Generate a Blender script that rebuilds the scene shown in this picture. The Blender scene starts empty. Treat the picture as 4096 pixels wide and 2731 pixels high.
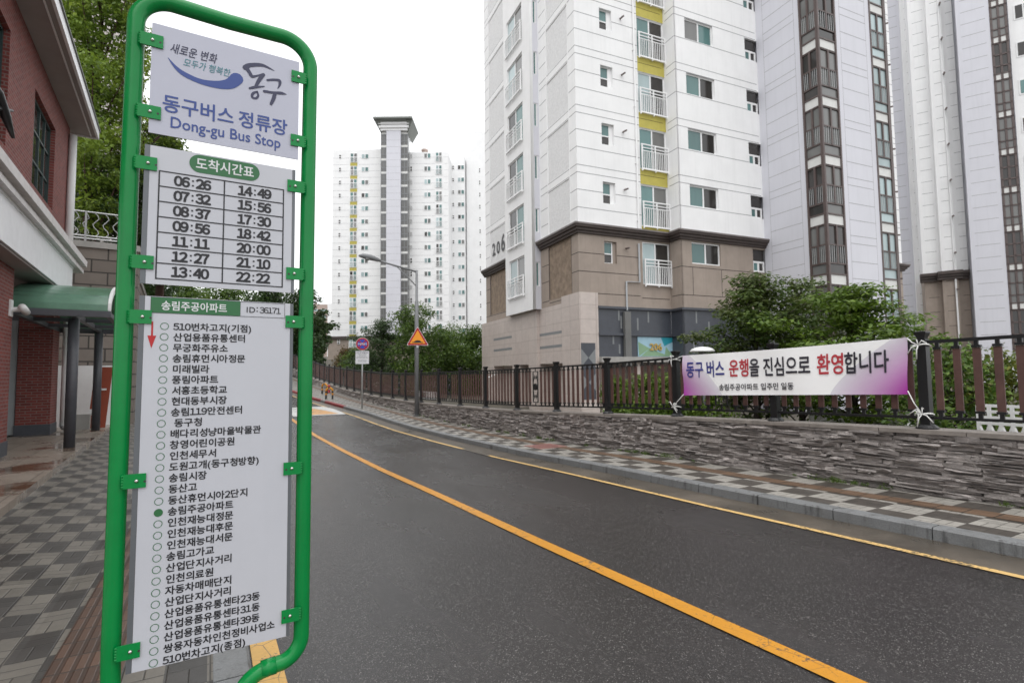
import bpy, math, random
import numpy as np
from mathutils import Matrix, Vector
SC = bpy.context.scene
COL = SC.collection
R = math.radians
# ------------------------------------------------------------------ camera
EYE = 1.68
PITCH, ROLL, FPX = .06142698, -.01183611, 2115.9
upc = np.array([math.sin(ROLL)*math.cos(PITCH), -math.cos(ROLL)*math.cos(PITCH), math.sin(PITCH)])
fw = np.array([0, 0, 1.]); fw = fw-upc*(fw@upc); fw /= np.linalg.norm(fw)
rt = np.cross(fw, upc); rt = rt if rt[0] > 0 else -rt
MW = np.array([rt, fw, upc])
cd = bpy.data.cameras.new('camera'); cam = bpy.data.objects.new('camera', cd); COL.objects.link(cam)
cd.sensor_width = 36; cd.lens = FPX*36/4096; cd.clip_start = .05; cd.clip_end = 3000
X, Y, Z = MW[:, 0], -MW[:, 1], -MW[:, 2]
cam.matrix_world = Matrix(((X[0], Y[0], Z[0], 0), (X[1], Y[1], Z[1], 0), (X[2], Y[2], Z[2], EYE), (0, 0, 0, 1)))
cd.dof.use_dof = True; cd.dof.focus_distance = 2.05; cd.dof.aperture_fstop = 7.0
SC.camera = cam
# ------------------------------------------------------------------ world, sun, exposure
SUN_EL, SUN_AZ = R(66), R(190)
w = bpy.data.worlds.new('World'); SC.world = w; w.use_nodes = True
nt = w.node_tree; bg = nt.nodes['Background']
sky = nt.nodes.new('ShaderNodeTexSky'); sky.sky_type = 'NISHITA'; sky.sun_disc = False
sky.sun_elevation = SUN_EL; sky.sun_rotation = SUN_AZ; sky.dust_density = 6; sky.air_density = 1.6
hs = nt.nodes.new('ShaderNodeHueSaturation'); hs.inputs['Saturation'].default_value = .07
hs.inputs['Value'].default_value = 1.15
cl_ = nt.nodes.new('ShaderNodeMix'); cl_.data_type = 'RGBA'; cl_.inputs[0].default_value = .8; cl_.inputs[7].default_value = (5.9, 6.0, 6.15, 1)   # even cloud cover
nt.links.new(sky.outputs[0], hs.inputs['Color']); nt.links.new(hs.outputs[0], cl_.inputs[6]); nt.links.new(cl_.outputs[2], bg.inputs[0])
bg.inputs[1].default_value = .15
sd = bpy.data.lights.new('sun', 'SUN'); sun = bpy.data.objects.new('sun', sd); COL.objects.link(sun)
sd.energy = .5; sd.angle = R(70); sd.color = (1, .97, .93)
sdir = Vector((math.sin(SUN_AZ)*math.cos(SUN_EL), math.cos(SUN_AZ)*math.cos(SUN_EL), math.sin(SUN_EL)))
sun.rotation_euler = sdir.to_track_quat('Z', 'Y').to_euler(); sun.location = (0, 0, 60)
vs = SC.view_settings; vs.view_transform = 'Standard'; vs.look = 'None'; vs.exposure = .80; vs.gamma = 1
SC.cycles.use_denoising = True
SC.cycles.max_bounces = 6; SC.cycles.transparent_max_bounces = 6

# ------------------------------------------------------------------ helpers
def ray(px, py):                                # photograph pixel (4096 wide) -> direction
    return MW@np.array([px-2048, py-1365.5, FPX])
class Frame:                                    # a vertical-axis frame: x to the right of heading, y along it
    def __init__(s, deg, org=(0, 0)):
        a = R(deg); s.rot = -a
        s.y = np.array([math.sin(a), math.cos(a)]); s.x = np.array([s.y[1], -s.y[0]]); s.o = np.array(org, float)
    def w(s, x, y, z=0):
        p = s.o+s.x*x+s.y*y; return (p[0], p[1], z)
    def atx(s, px, py, x):                      # where the sight line of a pixel meets the plane x
        r = ray(px, py); t = (x+s.o@s.x)/(r[:2]@s.x); p = r[:2]*t-s.o
        return float(p@s.y), float(EYE+r[2]*t)
    def aty(s, px, py, y):
        r = ray(px, py); t = (y+s.o@s.y)/(r[:2]@s.y); p = r[:2]*t-s.o
        return float(p@s.x), float(EYE+r[2]*t)
    def atz(s, px, py, z):
        r = ray(px, py); t = (z-EYE)/r[2]; p = r[:2]*t-s.o
        return float(p@s.x), float(p@s.y)
RD = Frame(-29.56)                              # the road: x = distance right of the near kerb side, y = distance along
LB = Frame(-32.5)                               # the brick building on the left
def interp(x, xs, ys): return float(np.interp(x, xs, ys))
ZU = [-12, -5, 0, 2, 5, 8, 11, 15, 19, 22, 25, 29, 33, 37, 42, 48, 54, 68, 90, 120, 200]
ZZ = [.3, .1, 0, -.05, -.13, -.19, -.27, -.32, -.33, -.28, -.2, -.1, .03, .17, .4, .65, .85, 1.9, 3.6, 5.5, 9]
def rz(u): return interp(u, ZU, ZZ)

def bend(u): return -.012*max(0, u-56)**2 if u < 120 else -.012*64**2-1.54*(u-120)   # the street turns left over the rise
class MB:
    def __init__(s): s.v = []; s.f = []; s.m = []; s.uv = None
    def add(s, vs, fs, m=0):
        k = len(s.v); s.v += [tuple(p) for p in vs]; s.f += [tuple(i+k for i in f) for f in fs]; s.m += [m]*len(fs)
    def box(s, x0, x1, y0, y1, z0, z1, m=0):
        s.hexa([(x0, y0, z0), (x1, y0, z0), (x1, y1, z0), (x0, y1, z0), (x0, y0, z1), (x1, y0, z1), (x1, y1, z1), (x0, y1, z1)], m)
    def hexa(s, c, m=0):
        s.add(c, [(3, 2, 1, 0), (4, 5, 6, 7), (0, 1, 5, 4), (1, 2, 6, 5), (2, 3, 7, 6), (3, 0, 4, 7)], m)
    def tube(s, pts, r, n=10, m=0, cap=True):
        pts = [Vector(p) for p in pts]; rs = r if isinstance(r, (list, tuple)) else [r]*len(pts)
        rings = []; ref = None
        for i, p in enumerate(pts):
            d = (pts[min(i+1, len(pts)-1)]-pts[max(i-1, 0)]).normalized()
            if ref is None:
                ref = Vector((0, 0, 1)) if abs(d.z) < .9 else Vector((0, 1, 0))
            a = d.cross(ref).normalized(); b = a.cross(d).normalized(); ref = b
            rings.append([tuple(p+(a*math.cos(t)+b*math.sin(t))*rs[i]) for t in [2*math.pi*k/n for k in range(n)]])
        vs = [q for g in rings for q in g]; fs = []
        for i in range(len(pts)-1):
            for k in range(n):
                fs.append((i*n+k, i*n+(k+1) % n, (i+1)*n+(k+1) % n, (i+1)*n+k))
        if cap: fs += [tuple(range(n))[::-1], tuple((len(pts)-1)*n+k for k in range(n))]
        s.add(vs, fs, m)
    def cyl(s, p, r, z0, z1, n=14, m=0, r2=None):
        s.tube([(p[0], p[1], z0), (p[0], p[1], z1)], [r, r if r2 is None else r2], n, m)
    def lathe(s, c, prof, n=16, m=0):
        vs = []; fs = []
        for r, z in prof:
            vs += [(c[0]+r*math.cos(2*math.pi*k/n), c[1]+r*math.sin(2*math.pi*k/n), c[2]+z) for k in range(n)]
        for i in range(len(prof)-1):
            for k in range(n): fs.append((i*n+k, i*n+(k+1) % n, (i+1)*n+(k+1) % n, (i+1)*n+k))
        fs += [tuple(range(n))[::-1], tuple((len(prof)-1)*n+k for k in range(n))]
        s.add(vs, fs, m)
    def prism(s, poly, z0, z1, m=0):
        n = len(poly); vs = [(x, y, z0) for x, y in poly]+[(x, y, z1) for x, y in poly]
        s.add(vs, [tuple(range(n))[::-1], tuple(range(n, 2*n))]+[(i, (i+1) % n, n+(i+1) % n, n+i) for i in range(n)], m)
    def plate(s, poly, y0, y1, m=0):            # outline in x,z given a thickness in y
        n = len(poly); vs = [(x, y0, z) for x, z in poly]+[(x, y1, z) for x, z in poly]
        s.add(vs, [tuple(range(n)), tuple(range(n, 2*n))[::-1]]+[(i, n+i, n+(i+1) % n, (i+1) % n) for i in range(n)], m)
    def build(s, name, mats, parent=None, smooth=False):
        me = bpy.data.meshes.new(name); me.from_pydata(s.v, [], s.f)
        if not isinstance(mats, (list, tuple)): mats = [mats]
        for x in mats: me.materials.append(x)
        if len(mats) > 1: me.polygons.foreach_set('material_index', s.m)
        if smooth: me.polygons.foreach_set('use_smooth', [True]*len(s.f))
        if s.uv is not None:
            l = me.uv_layers.new(name='UVMap'); vi = np.zeros(len(me.loops), int); me.loops.foreach_get('vertex_index', vi)
            l.data.foreach_set('uv', np.array(s.uv, float)[vi].ravel())
        me.update()
        o = bpy.data.objects.new(name, me); COL.objects.link(o)
        if parent: o.parent = parent
        return o
def tag(o, label=None, cat=None, group=None, kind=None):
    if label: o['label'] = label
    if cat: o['category'] = cat
    if group: o['group'] = group
    if kind: o['kind'] = kind
    return o
def thing(name, label, cat, loc=(0, 0, 0), rz_=0, group=None):
    o = bpy.data.objects.new(name, None); COL.objects.link(o); o.empty_display_size = .2
    o.location = loc; o.rotation_euler = (0, 0, rz_)
    return tag(o, label, cat, group)
def copy_tree(o, parent=None):
    c = o.copy(); COL.objects.link(c); c.parent = parent
    for ch in list(o.children): copy_tree(ch, c)
    return c
def smooth_by_angle(o, deg=40):
    me = o.data; me.polygons.foreach_set('use_smooth', [True]*len(me.polygons))
    try: me.set_sharp_from_angle(angle=R(deg))
    except Exception: pass
    return o

# ------------------------------------------------------------------ materials
class NT:
    def __init__(s, name):
        s.mat = bpy.data.materials.new(name); s.mat.use_nodes = True; s.t = s.mat.node_tree; s.b = s.t.nodes['Principled BSDF']
    def n(s, typ, **k):
        x = s.t.nodes.new(typ)
        for a, v in k.items():
            if a in x.inputs: x.inputs[a].default_value = v
            else: setattr(x, a, v)
        return x
    def l(s, a, b): s.t.links.new(a, b)
    def math(s, op, a, b=None, c=None):
        x = s.n('ShaderNodeMath', operation=op)
        for i, v in enumerate((a, b, c)):
            if v is None: continue
            if hasattr(v, 'links') or hasattr(v, 'is_linked'): s.l(v, x.inputs[i])
            else: x.inputs[i].default_value = v
        return x.outputs[0]
    def mix(s, fac, a, b):
        x = s.n('ShaderNodeMix', data_type='RGBA')
        for i, v in ((0, fac), (6, a), (7, b)):
            if hasattr(v, 'is_linked'): s.l(v, x.inputs[i])
            else: x.inputs[i].default_value = v if i == 0 else (*v[:3], 1)
        return x.outputs[2]
    def ramp(s, fac, p0, p1, c0=(0, 0, 0), c1=(1, 1, 1)):
        x = s.n('ShaderNodeValToRGB'); e = x.color_ramp.elements
        e[0].position = p0; e[1].position = p1; e[0].color = (*c0, 1); e[1].color = (*c1, 1); s.l(fac, x.inputs[0]); return x.outputs[0]
    def noise(s, vec, scale, detail=4, rough=.6):
        x = s.n('ShaderNodeTexNoise', Scale=scale, Detail=detail, Roughness=rough); s.l(vec, x.inputs['Vector']); return x.outputs[0]
    def bump(s, h, st=.3, dist=.01):
        x = s.n('ShaderNodeBump', Strength=st, Distance=dist); s.l(h, x.inputs['Height']); s.l(x.outputs[0], s.b.inputs['Normal'])
    def map(s, vec, sx, sy, sz):
        x = s.n('ShaderNodeMapping'); x.inputs['Scale'].default_value = (sx, sy, sz); s.l(vec, x.inputs[0]); return x.outputs[0]
    def obj(s): return s.n('ShaderNodeTexCoord').outputs['Object']
    def uvs(s): return s.n('ShaderNodeTexCoord').outputs['UV']
def mat(name, col, rough=.6, var=.1, scale=3., bump=0., bscale=60., metal=0., spec=.5, coat=0., streak=0., dist=.004):
    t = NT(name); c = t.obj()
    n1 = t.noise(c, scale, 5, .65)
    dark = tuple(x*(1-var) for x in col); lite = tuple(min(1, x*(1+var)) for x in col)
    out = t.mix(t.ramp(n1, .3, .7), dark, lite)
    if streak:                                   # run-down dirt: long thin vertical stains
        n2 = t.noise(t.map(c, 2.2, 2.2, .12), 2.5, 4, .6)
        out = t.mix(t.math('MULTIPLY', t.ramp(n2, .5, .75), streak), out, tuple(x*.62 for x in col))
    t.l(out, t.b.inputs['Base Color']); t.b.inputs['Roughness'].default_value = rough; t.b.inputs['Metallic'].default_value = metal
    t.b.inputs['Specular IOR Level'].default_value = spec
    t.b.inputs['Coat Weight'].default_value = coat
    if bump: t.bump(t.noise(c, bscale, 4, .6), bump, dist)
    return t.mat
def s2l(r, g, b): return tuple((x/255/12.92 if x/255 <= .04045 else ((x/255+.055)/1.055)**2.4) for x in (r, g, b))
M = {}
M['green'] = mat('green_paint', (.001, .205, .044), .24, .10, 5, .05, 90, spec=.32, streak=.18)
M['panel'] = mat('panel_face', (.48, .49, .53), .30, .03, 3, 0, streak=.10)
M['panel2'] = mat('panel_face_cool', (.43, .44, .52), .30, .03, 3, 0, streak=.08)
M['aluminium'] = mat('aluminium_edge', (.12, .13, .14), .4, .05, 6, metal=.3)
M['steel'] = mat('bolt_steel', (.55, .55, .53), .25, .1, 20, metal=1)
M['ink'] = mat('black_print', (.008, .008, .011), .5, 0)
M['navy'] = mat('navy_print', (.030, .032, .075), .5, 0)
M['blue'] = mat('blue_print', (.030, .062, .24), .5, .05)
M['teal'] = mat('teal_print', (.045, .20, .24), .5, 0)
M['pgreen'] = mat('green_print', (.02, .125, .04), .45, 0)
M['red'] = mat('red_print', (.42, .012, .014), .5, 0)
M['whiteprint'] = mat('white_print', (.62, .64, .64), .5, 0)
M['white_wall'] = mat('white_render', (.80, .80, .80), .75, .04, .8, .12, 40, streak=.13)
M['white_rough'] = mat('rough_white_render', (.70, .70, .70), .85, .1, 9, .9, 22, dist=.03)
M['grey_panel'] = mat('pale_grey_panel', (.60, .60, .645), .6, .03, .6, streak=.12)
M['groove'] = mat('groove_shadow', (.33, .33, .34), .9, .1)
M['tan'] = mat('tan_render', (.315, .262, .222), .8, .11, 1.1, .25, 50, streak=.32)
M['tan_rough'] = mat('rough_tan_render', (.255, .195, .145), .9, .3, 3.5, 1., 18, streak=.3, dist=.03)
M['tan_groove'] = mat('tan_groove', (.065, .05, .045), .9, .1)
M['cornice'] = mat('brown_cornice', (.062, .046, .041), .6, .25, 2, .1)
M['cornice_top'] = mat('cornice_flashing', (.15, .13, .125), .5, .15, 2)
M['slate'] = mat('dark_slate_cladding', (.052, .057, .070), .35, .14, 2, .1, 30)
M['slate_light'] = mat('grey_slate_bar', (.20, .21, .215), .5, .1, 3)
M['yellow_panel'] = mat('ochre_panel', (.46, .40, .085), .7, .1, 2, streak=.25)
M['frame_white'] = mat('white_window_frame', (.78, .78, .78), .4, .03)
M['rail_white'] = mat('white_railing', (.80, .80, .80), .4, .03)
M['pipe'] = mat('grey_pipe', (.42, .44, .46), .4, .08)
M['brown_frame'] = mat('brown_window_frame', (.085, .06, .055), .45, .12)
M['spandrel'] = mat('white_spandrel', (.62, .62, .60), .5, .06)
M['dark'] = mat('dark_interior', (.018, .016, .016), .8, .2)
M['vent'] = mat('vent_pipe', (.16, .13, .12), .5, .1)
def glass(name, col, rough=.06, vary=.35):
    t = NT(name); c = t.n('ShaderNodeObjectInfo'); g = t.n('ShaderNodeNewGeometry')
    n = t.noise(t.map(t.obj(), 1.2, 1.2, .25), 2.2, 3, .5)
    f = t.math('ADD', t.math('MULTIPLY', c.outputs['Random'], .6), t.math('MULTIPLY', n, .5))
    t.l(t.mix(f, tuple(x*(1-vary) for x in col), tuple(x*(1+vary) for x in col)), t.b.inputs['Base Color'])
    t.b.inputs['Roughness'].default_value = rough; t.b.inputs['Specular IOR Level'].default_value = .55
    return t.mat
M['glass_teal'] = glass('teal_glass', (.095, .185, .18))
M['glass_dark'] = glass('dark_glass', (.035, .032, .030))
M['glass_grey'] = glass('grey_glass', (.15, .15, .145), .1)
M['glass_pale'] = glass('pale_glass', (.36, .45, .46), .05)
M['black_metal'] = mat('black_fence_paint', (.012, .012, .013), .38, .2, 6, .1, 120)
M['slat'] = mat('brown_fence_board', (.095, .048, .040), .5, .22, 5, .25, 60, streak=.2)
M['coping'] = mat('coping_stone', (.22, .195, .175), .75, .25, 4, .5, 60, dist=.006)
M['lamp_grey'] = mat('lamp_post_paint', (.175, .18, .185), .42, .08, 3, streak=.2)
M['galv'] = mat('galvanised_steel', (.42, .43, .43), .4, .08, 5, metal=.4)
M['sign_red'] = mat('sign_red', (.36, .006, .012), .4, .02)
M['sign_yellow'] = mat('sign_orange_yellow', (.80, .29, .006), .4, .02)
M['sign_blue'] = mat('sign_blue', (.012, .055, .42), .4, .02)
M['sign_white'] = mat('sign_white', (.62, .62, .64), .4, .02)
M['bar_yellow'] = mat('barrier_yellow', (.62, .26, .012), .45, .1)
M['bar_black'] = mat('barrier_black', (.02, .02, .02), .5, .1)
M['red_paint'] = mat('red_kerb_paint', (.23, .018, .022), .6, .2, 4, .3, 40)
def paint(name, col, wear):                     # road paint: pitted, cracked and dirty, the asphalt showing through
    t = NT(name+'_paint'); c = t.obj(); n = t.noise(c, 26, 5, .75); n2 = t.noise(c, 1.4, 4, .65); v = t.n('ShaderNodeTexVoronoi', feature='DISTANCE_TO_EDGE', Scale=5.); t.l(t.map(c, 1, .8, 1), v.inputs['Vector'])
    col_ = t.mix(t.ramp(n2, .35, .7), tuple(x*.80 for x in col), col); col_ = t.mix(t.ramp(n, .30, .6), tuple(x*.72 for x in col), col_)
    w_ = t.math('MULTIPLY', t.ramp(t.math('ADD', n, t.math('MULTIPLY', n2, .5)), .66+.22*(1-wear), .74+.22*(1-wear)), .9)
    w_ = t.math('MAXIMUM', w_, t.math('MULTIPLY', t.ramp(v.outputs['Distance'], .006, .014, (1,)*3, (0,)*3), t.ramp(n2, .40, .6)))
    t.l(t.mix(w_, col_, (.05, .045, .04)), t.b.inputs['Base Color']); t.b.inputs['Roughness'].default_value = .42; t.bump(n, .35, .004); return t.mat
M['yellow_line'] = paint('yellow_line', (.66, .285, .010), .25)
M['edge_line'] = paint('edge_line', (.80, .53, .20), .4)
M['worn_edge'] = paint('worn_edge', (.62, .50, .34), 1.6)
M['near_edge'] = paint('near_edge', (.70, .40, .085), .1)
M['white_line'] = paint('white_line', (.66, .66, .64), .4)
M['orange_line'] = paint('orange_line', (.68, .33, .075), .4)
M['rope'] = mat('white_rope', (.72, .72, .70), .7, .05)
M['trunk'] = mat('bark', (.045, .034, .027), .9, .3, 8, .8, 40, dist=.02)
M['red_trunk'] = mat('reddish_bark', (.07, .038, .028), .9, .3, 8, .8, 40, dist=.02)
M['white_paint'] = mat('white_paint', (.74, .74, .73), .5, .05, 2, streak=.08)
M['fascia'] = mat('fascia_metal', (.80, .80, .82), .35, .06, 3, streak=.1)
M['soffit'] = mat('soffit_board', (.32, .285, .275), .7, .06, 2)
M['mould'] = mat('cornice_moulding', (.60, .57, .56), .5, .15, 5)
M['canopy_green'] = mat('green_polycarbonate', (.22, .42, .30), .25, .2, 1.5); M['canopy_green'].node_tree.nodes['Principled BSDF'].inputs['Transmission Weight'].default_value = .55
M['steel_dark'] = mat('dark_steel', (.07, .072, .082), .45, .12, 4)
M['orange_board'] = mat('orange_red_board', (.26, .045, .016), .5, .1, 2)
M['plinth'] = mat('dark_plinth', (.055, .06, .072), .5, .15, 4)
M['green_frame'] = mat('dark_green_frame', (.018, .042, .04), .45, .1)
M['pink_wall'] = mat('pale_pink_wall', (.60, .55, .53), .8, .06, .5, streak=.1)
M['beige_wall'] = mat('beige_wall', (.42, .33, .29), .8, .05, .3)
M['roof_grey'] = mat('roof_grey', (.16, .17, .155), .6, .1)
M['concrete'] = mat('concrete', (.33, .32, .30), .8, .15, 1.5, .3, 40)
M['gold'] = mat('gold_numerals', (.50, .34, .10), .35, .05, metal=.7)
M['sky_print'] = mat('pale_blue_print', (.30, .47, .56), .4, .06, 2)
M['sage_print'] = mat('sage_print', (.20, .33, .20), .4, .06, 2)
M['aqua_print'] = mat('aqua_print', (.02, .26, .33), .4, .06, 2)

def brick_mat(name, c1, c2, mortar, bw, bh, ms, uvaxis, bump=.5, rough=.8, offset=.5):
    t = NT(name); c = t.obj(); sep = t.n('ShaderNodeSeparateXYZ'); t.l(c, sep.inputs[0])
    comb = t.n('ShaderNodeCombineXYZ')
    if uvaxis == 'sum': t.l(t.math('ADD', sep.outputs[0], sep.outputs[1]), comb.inputs[0])
    else: t.l(sep.outputs[uvaxis], comb.inputs[0])
    t.l(sep.outputs[2], comb.inputs[1])
    b = t.n('ShaderNodeTexBrick', offset=offset); b.inputs['Scale'].default_value = 1
    b.inputs['Brick Width'].default_value = bw; b.inputs['Row Height'].default_value = bh; b.inputs['Mortar Size'].default_value = ms
    b.inputs['Color1'].default_value = (*c1, 1); b.inputs['Color2'].default_value = (*c2, 1); b.inputs['Mortar'].default_value = (*mortar, 1)
    t.l(comb.outputs[0], b.inputs['Vector'])
    n = t.noise(c, 3, 5, .6)
    t.l(t.mix(t.math('MULTIPLY', t.ramp(n, .35, .8), .35), b.outputs[0], tuple(x*.55 for x in c1)), t.b.inputs['Base Color'])
    t.b.inputs['Roughness'].default_value = rough
    h = t.math('ADD', t.math('MULTIPLY', b.outputs[1], -1.), t.math('MULTIPLY', t.noise(c, 50, 3), .35)); t.bump(h, bump, .008)
    return t.mat
M['brick'] = brick_mat('red_brick', (.235, .050, .040), (.15, .028, .024), (.21, .14, .125), .23, .075, .011, 'sum')
M['tile'] = brick_mat('pink_granite_tile', (.54, .472, .432), (.50, .432, .395), (.36, .30, .27), .86, .70, .012, 'sum', .25, .45, 0)
M['block'] = brick_mat('stone_block_wall', (.22, .19, .165), (.17, .145, .125), (.05, .045, .04), .95, .46, .025, 'sum', 1., .9)

def asphalt():
    t = NT('wet_asphalt'); c = t.obj()
    big = t.noise(c, .35, 4, .6); mid = t.noise(t.map(c, 1, .22, 1), 1.6, 4, .6); fine = t.n('ShaderNodeTexVoronoi', Scale=170.); t.l(c, fine.inputs['Vector'])
    co = t.n('ShaderNodeTexVoronoi', Scale=75.); t.l(c, co.inputs['Vector']); sp = t.noise(c, 150, 2, .7); sp2 = t.noise(c, 45, 3, .75); trk = t.noise(t.map(c, 1, .05, 1), 1.1, 2, .5)
    base = t.mix(t.ramp(big, .3, .7), (.021, .0180, .0170), (.033, .0282, .0268))
    base = t.mix(t.math('MULTIPLY', t.ramp(mid, .52, .72), .5), base, (.016, .014, .0135))
    base = t.mix(t.math('MULTIPLY', t.ramp(trk, .5, .7), .4), base, (.040, .036, .035))
    base = t.mix(t.ramp(sp2, .38, .66), t.mix(.5, base, (.008, .007, .007)), base)
    base = t.mix(t.ramp(co.outputs['Color'], .84, .92), base, (.072, .065, .061))
    base = t.mix(t.math('MULTIPLY', t.ramp(fine.outputs['Color'], .78, .90), t.ramp(sp, .42, .58)), base, (.27, .255, .245))
    t.l(base, t.b.inputs['Base Color'])
    ro = t.n('ShaderNodeMapRange'); t.l(t.math('ADD', t.math('MULTIPLY', big, .5), t.math('MULTIPLY', mid, .5)), ro.inputs[0])
    ro.inputs[1].default_value = .35; ro.inputs[2].default_value = .65; ro.inputs[3].default_value = .11; ro.inputs[4].default_value = .36
    t.l(ro.outputs[0], t.b.inputs['Roughness']); t.b.inputs['Specular IOR Level'].default_value = .55
    h = t.math('ADD', fine.outputs['Distance'], t.math('MULTIPLY', sp2, .9)); t.bump(h, .30, .006)
    return t.mat
M['asphalt'] = asphalt()
def gutter():
    t = NT('wet_gutter'); c = t.obj(); a = t.noise(c, 1.2, 5, .7); b = t.noise(c, 60, 3, .7)
    base = t.mix(t.ramp(a, .35, .65), (.062, .052, .040), (.125, .103, .078)); base = t.mix(t.math('MULTIPLY', b, .4), base, (.05, .045, .04))
    t.l(base, t.b.inputs['Base Color']); t.l(t.ramp(a, .3, .7, (.22,)*3, (.5,)*3), t.b.inputs['Roughness']); t.bump(b, .3, .004)
    return t.mat
M['gutter'] = gutter()
def paver(name, cu, cv, light, dark, v_off, sq, mortar=(.035, .033, .028)):
    # UV in metres: u along the street, v across; two-tone checker, each cell laid in basket-weave pavers
    t = NT(name); sep = t.n('ShaderNodeSeparateXYZ'); t.l(t.uvs(), sep.inputs[0])
    u, v = sep.outputs[0], t.math('SUBTRACT', sep.outputs[1], v_off)
    iu = t.math('FLOOR', t.math('DIVIDE', u, cu)); iv = t.math('FLOOR', t.math('DIVIDE', v, cv))
    par = t.math('ABSOLUTE', t.math('MODULO', t.math('ADD', iu, iv), 2.))
    # squares of side sq, alternating in direction, each of two pavers
    su = t.math('DIVIDE', u, sq); sv = t.math('DIVIDE', v, sq)
    fu = t.math('FRACT', t.math('ADD', su, 1000.)); fv = t.math('FRACT', t.math('ADD', sv, 1000.))
    alt = t.math('ABSOLUTE', t.math('MODULO', t.math('ADD', t.math('FLOOR', su), t.math('FLOOR', sv)), 2.))
    along = t.math('ADD', t.math('MULTIPLY', fu, alt), t.math('MULTIPLY', fv, t.math('SUBTRACT', 1., alt)))
    def edge(x): return t.math('SUBTRACT', .5, t.math('ABSOLUTE', t.math('SUBTRACT', x, .5)))
    d = t.math('MINIMUM', t.math('MINIMUM', edge(fu), edge(fv)), t.math('ABSOLUTE', t.math('SUBTRACT', along, .5)))
    j = t.ramp(d, .010, .03, (.85, .85, .85), (0, 0, 0))
    half = t.math('GREATER_THAN', along, .5)
    idv = t.n('ShaderNodeCombineXYZ'); t.l(t.math('FLOOR', su), idv.inputs[0]); t.l(t.math('FLOOR', sv), idv.inputs[1]); t.l(half, idv.inputs[2])
    wn = t.n('ShaderNodeTexWhiteNoise'); t.l(idv.outputs[0], wn.inputs[0])
    nz = t.noise(t.uvs(), 14, 5, .7); nb = t.noise(t.uvs(), 1.3, 4, .6)
    L = t.mix(wn.outputs[0], tuple(x*.86 for x in light), tuple(x*1.12 for x in light)); D = t.mix(wn.outputs[0], tuple(x*.78 for x in dark), tuple(x*1.25 for x in dark))
    col = t.mix(par, D, L)
    col = t.mix(t.math('MULTIPLY', t.ramp(nz, .45, .8), .35), col, (.06, .055, .05)); col = t.mix(t.math('MULTIPLY', t.ramp(nb, .5, .8), .4), col, (.07, .062, .052))
    col = t.mix(j, col, mortar)
    t.l(col, t.b.inputs['Base Color']); t.l(t.ramp(nb, .3, .7, (.32,)*3, (.6,)*3), t.b.inputs['Roughness'])
    t.bump(t.math('SUBTRACT', t.math('MULTIPLY', nz, .3), j), .5, .006)
    return t.mat
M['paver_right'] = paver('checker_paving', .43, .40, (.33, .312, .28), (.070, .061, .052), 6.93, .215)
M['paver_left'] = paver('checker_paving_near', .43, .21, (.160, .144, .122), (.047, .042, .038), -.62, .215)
def tactile(name, col, cell):
    t = NT(name); sep = t.n('ShaderNodeSeparateXYZ'); t.l(t.uvs(), sep.inputs[0]); u, v = sep.outputs[0], sep.outputs[1]
    fu = t.math('FRACT', t.math('ADD', t.math('DIVIDE', u, cell), 1000.)); fv = t.math('FRACT', t.math('ADD', t.math('DIVIDE', v, .066), 1000.))
    jo = t.ramp(t.math('ABSOLUTE', t.math('SUBTRACT', fu, .5)), .45, .49); rib = t.ramp(t.math('ABSOLUTE', t.math('SUBTRACT', fv, .5)), .26, .36)
    wn = t.n('ShaderNodeTexWhiteNoise', noise_dimensions='1D'); t.l(t.math('ADD', t.math('FLOOR', t.math('DIVIDE', u, cell)), t.math('MULTIPLY', t.math('FLOOR', t.math('DIVIDE', v, .066)), 17.)), wn.inputs['W'])
    nz = t.noise(t.uvs(), 12, 5, .7)
    c = t.mix(wn.outputs[0], tuple(x*.72 for x in col), tuple(x*1.25 for x in col)); c = t.mix(t.math('MULTIPLY', rib, .72), c, tuple(x*.38 for x in col))
    c = t.mix(jo, c, (.03, .024, .018)); c = t.mix(t.math('MULTIPLY', t.ramp(nz, .5, .8), .4), c, (.05, .04, .032)); t.l(c, t.b.inputs['Base Color'])
    t.b.inputs['Roughness'].default_value = .5; t.bump(t.math('SUBTRACT', t.math('MULTIPLY', nz, .3), t.math('MAXIMUM', rib, jo)), .5, .006)
    return t.mat
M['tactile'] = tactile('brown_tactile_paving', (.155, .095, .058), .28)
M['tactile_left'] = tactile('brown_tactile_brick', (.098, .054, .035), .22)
def granite():
    t = NT('granite_kerb'); c = t.obj(); n = t.noise(c, 70, 3, .8); b = t.noise(c, 2, 5, .7)
    d = t.noise(t.map(c, 5, 5, .8), 1.6, 5, .75)
    col = t.mix(t.ramp(n, .3, .7), (.14, .145, .15), (.215, .22, .22)); col = t.mix(t.math('MULTIPLY', t.ramp(b, .45, .75), .5), col, (.09, .085, .075))
    col = t.mix(t.math('MULTIPLY', t.ramp(d, .55, .66), .6), col, (.035, .034, .032))
    t.l(col, t.b.inputs['Base Color']); t.b.inputs['Roughness'].default_value = .5; t.bump(n, .3, .004); return t.mat
M['granite'] = granite()
def stone():
    t = NT('ledge_stone'); g = t.n('ShaderNodeNewGeometry'); c = t.obj()
    r = g.outputs['Random Per Island']; n = t.noise(t.map(c, 1, 1, 3.2), 9, 6, .75); f = t.noise(c, 60, 3, .7)
    col = t.mix(r, (.16, .138, .128), (.50, .45, .425)); col = t.mix(t.math('MULTIPLY', t.ramp(n, .42, .7), .7), col, (.62, .57, .545))
    col = t.mix(t.math('MULTIPLY', t.ramp(n, .5, .3), .45), col, (.06, .052, .048))
    t.l(col, t.b.inputs['Base Color']); t.b.inputs['Roughness'].default_value = .6
    t.bump(t.math('ADD', n, t.math('MULTIPLY', f, .25)), 1., .035); return t.mat
M['stone'] = stone()
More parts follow.
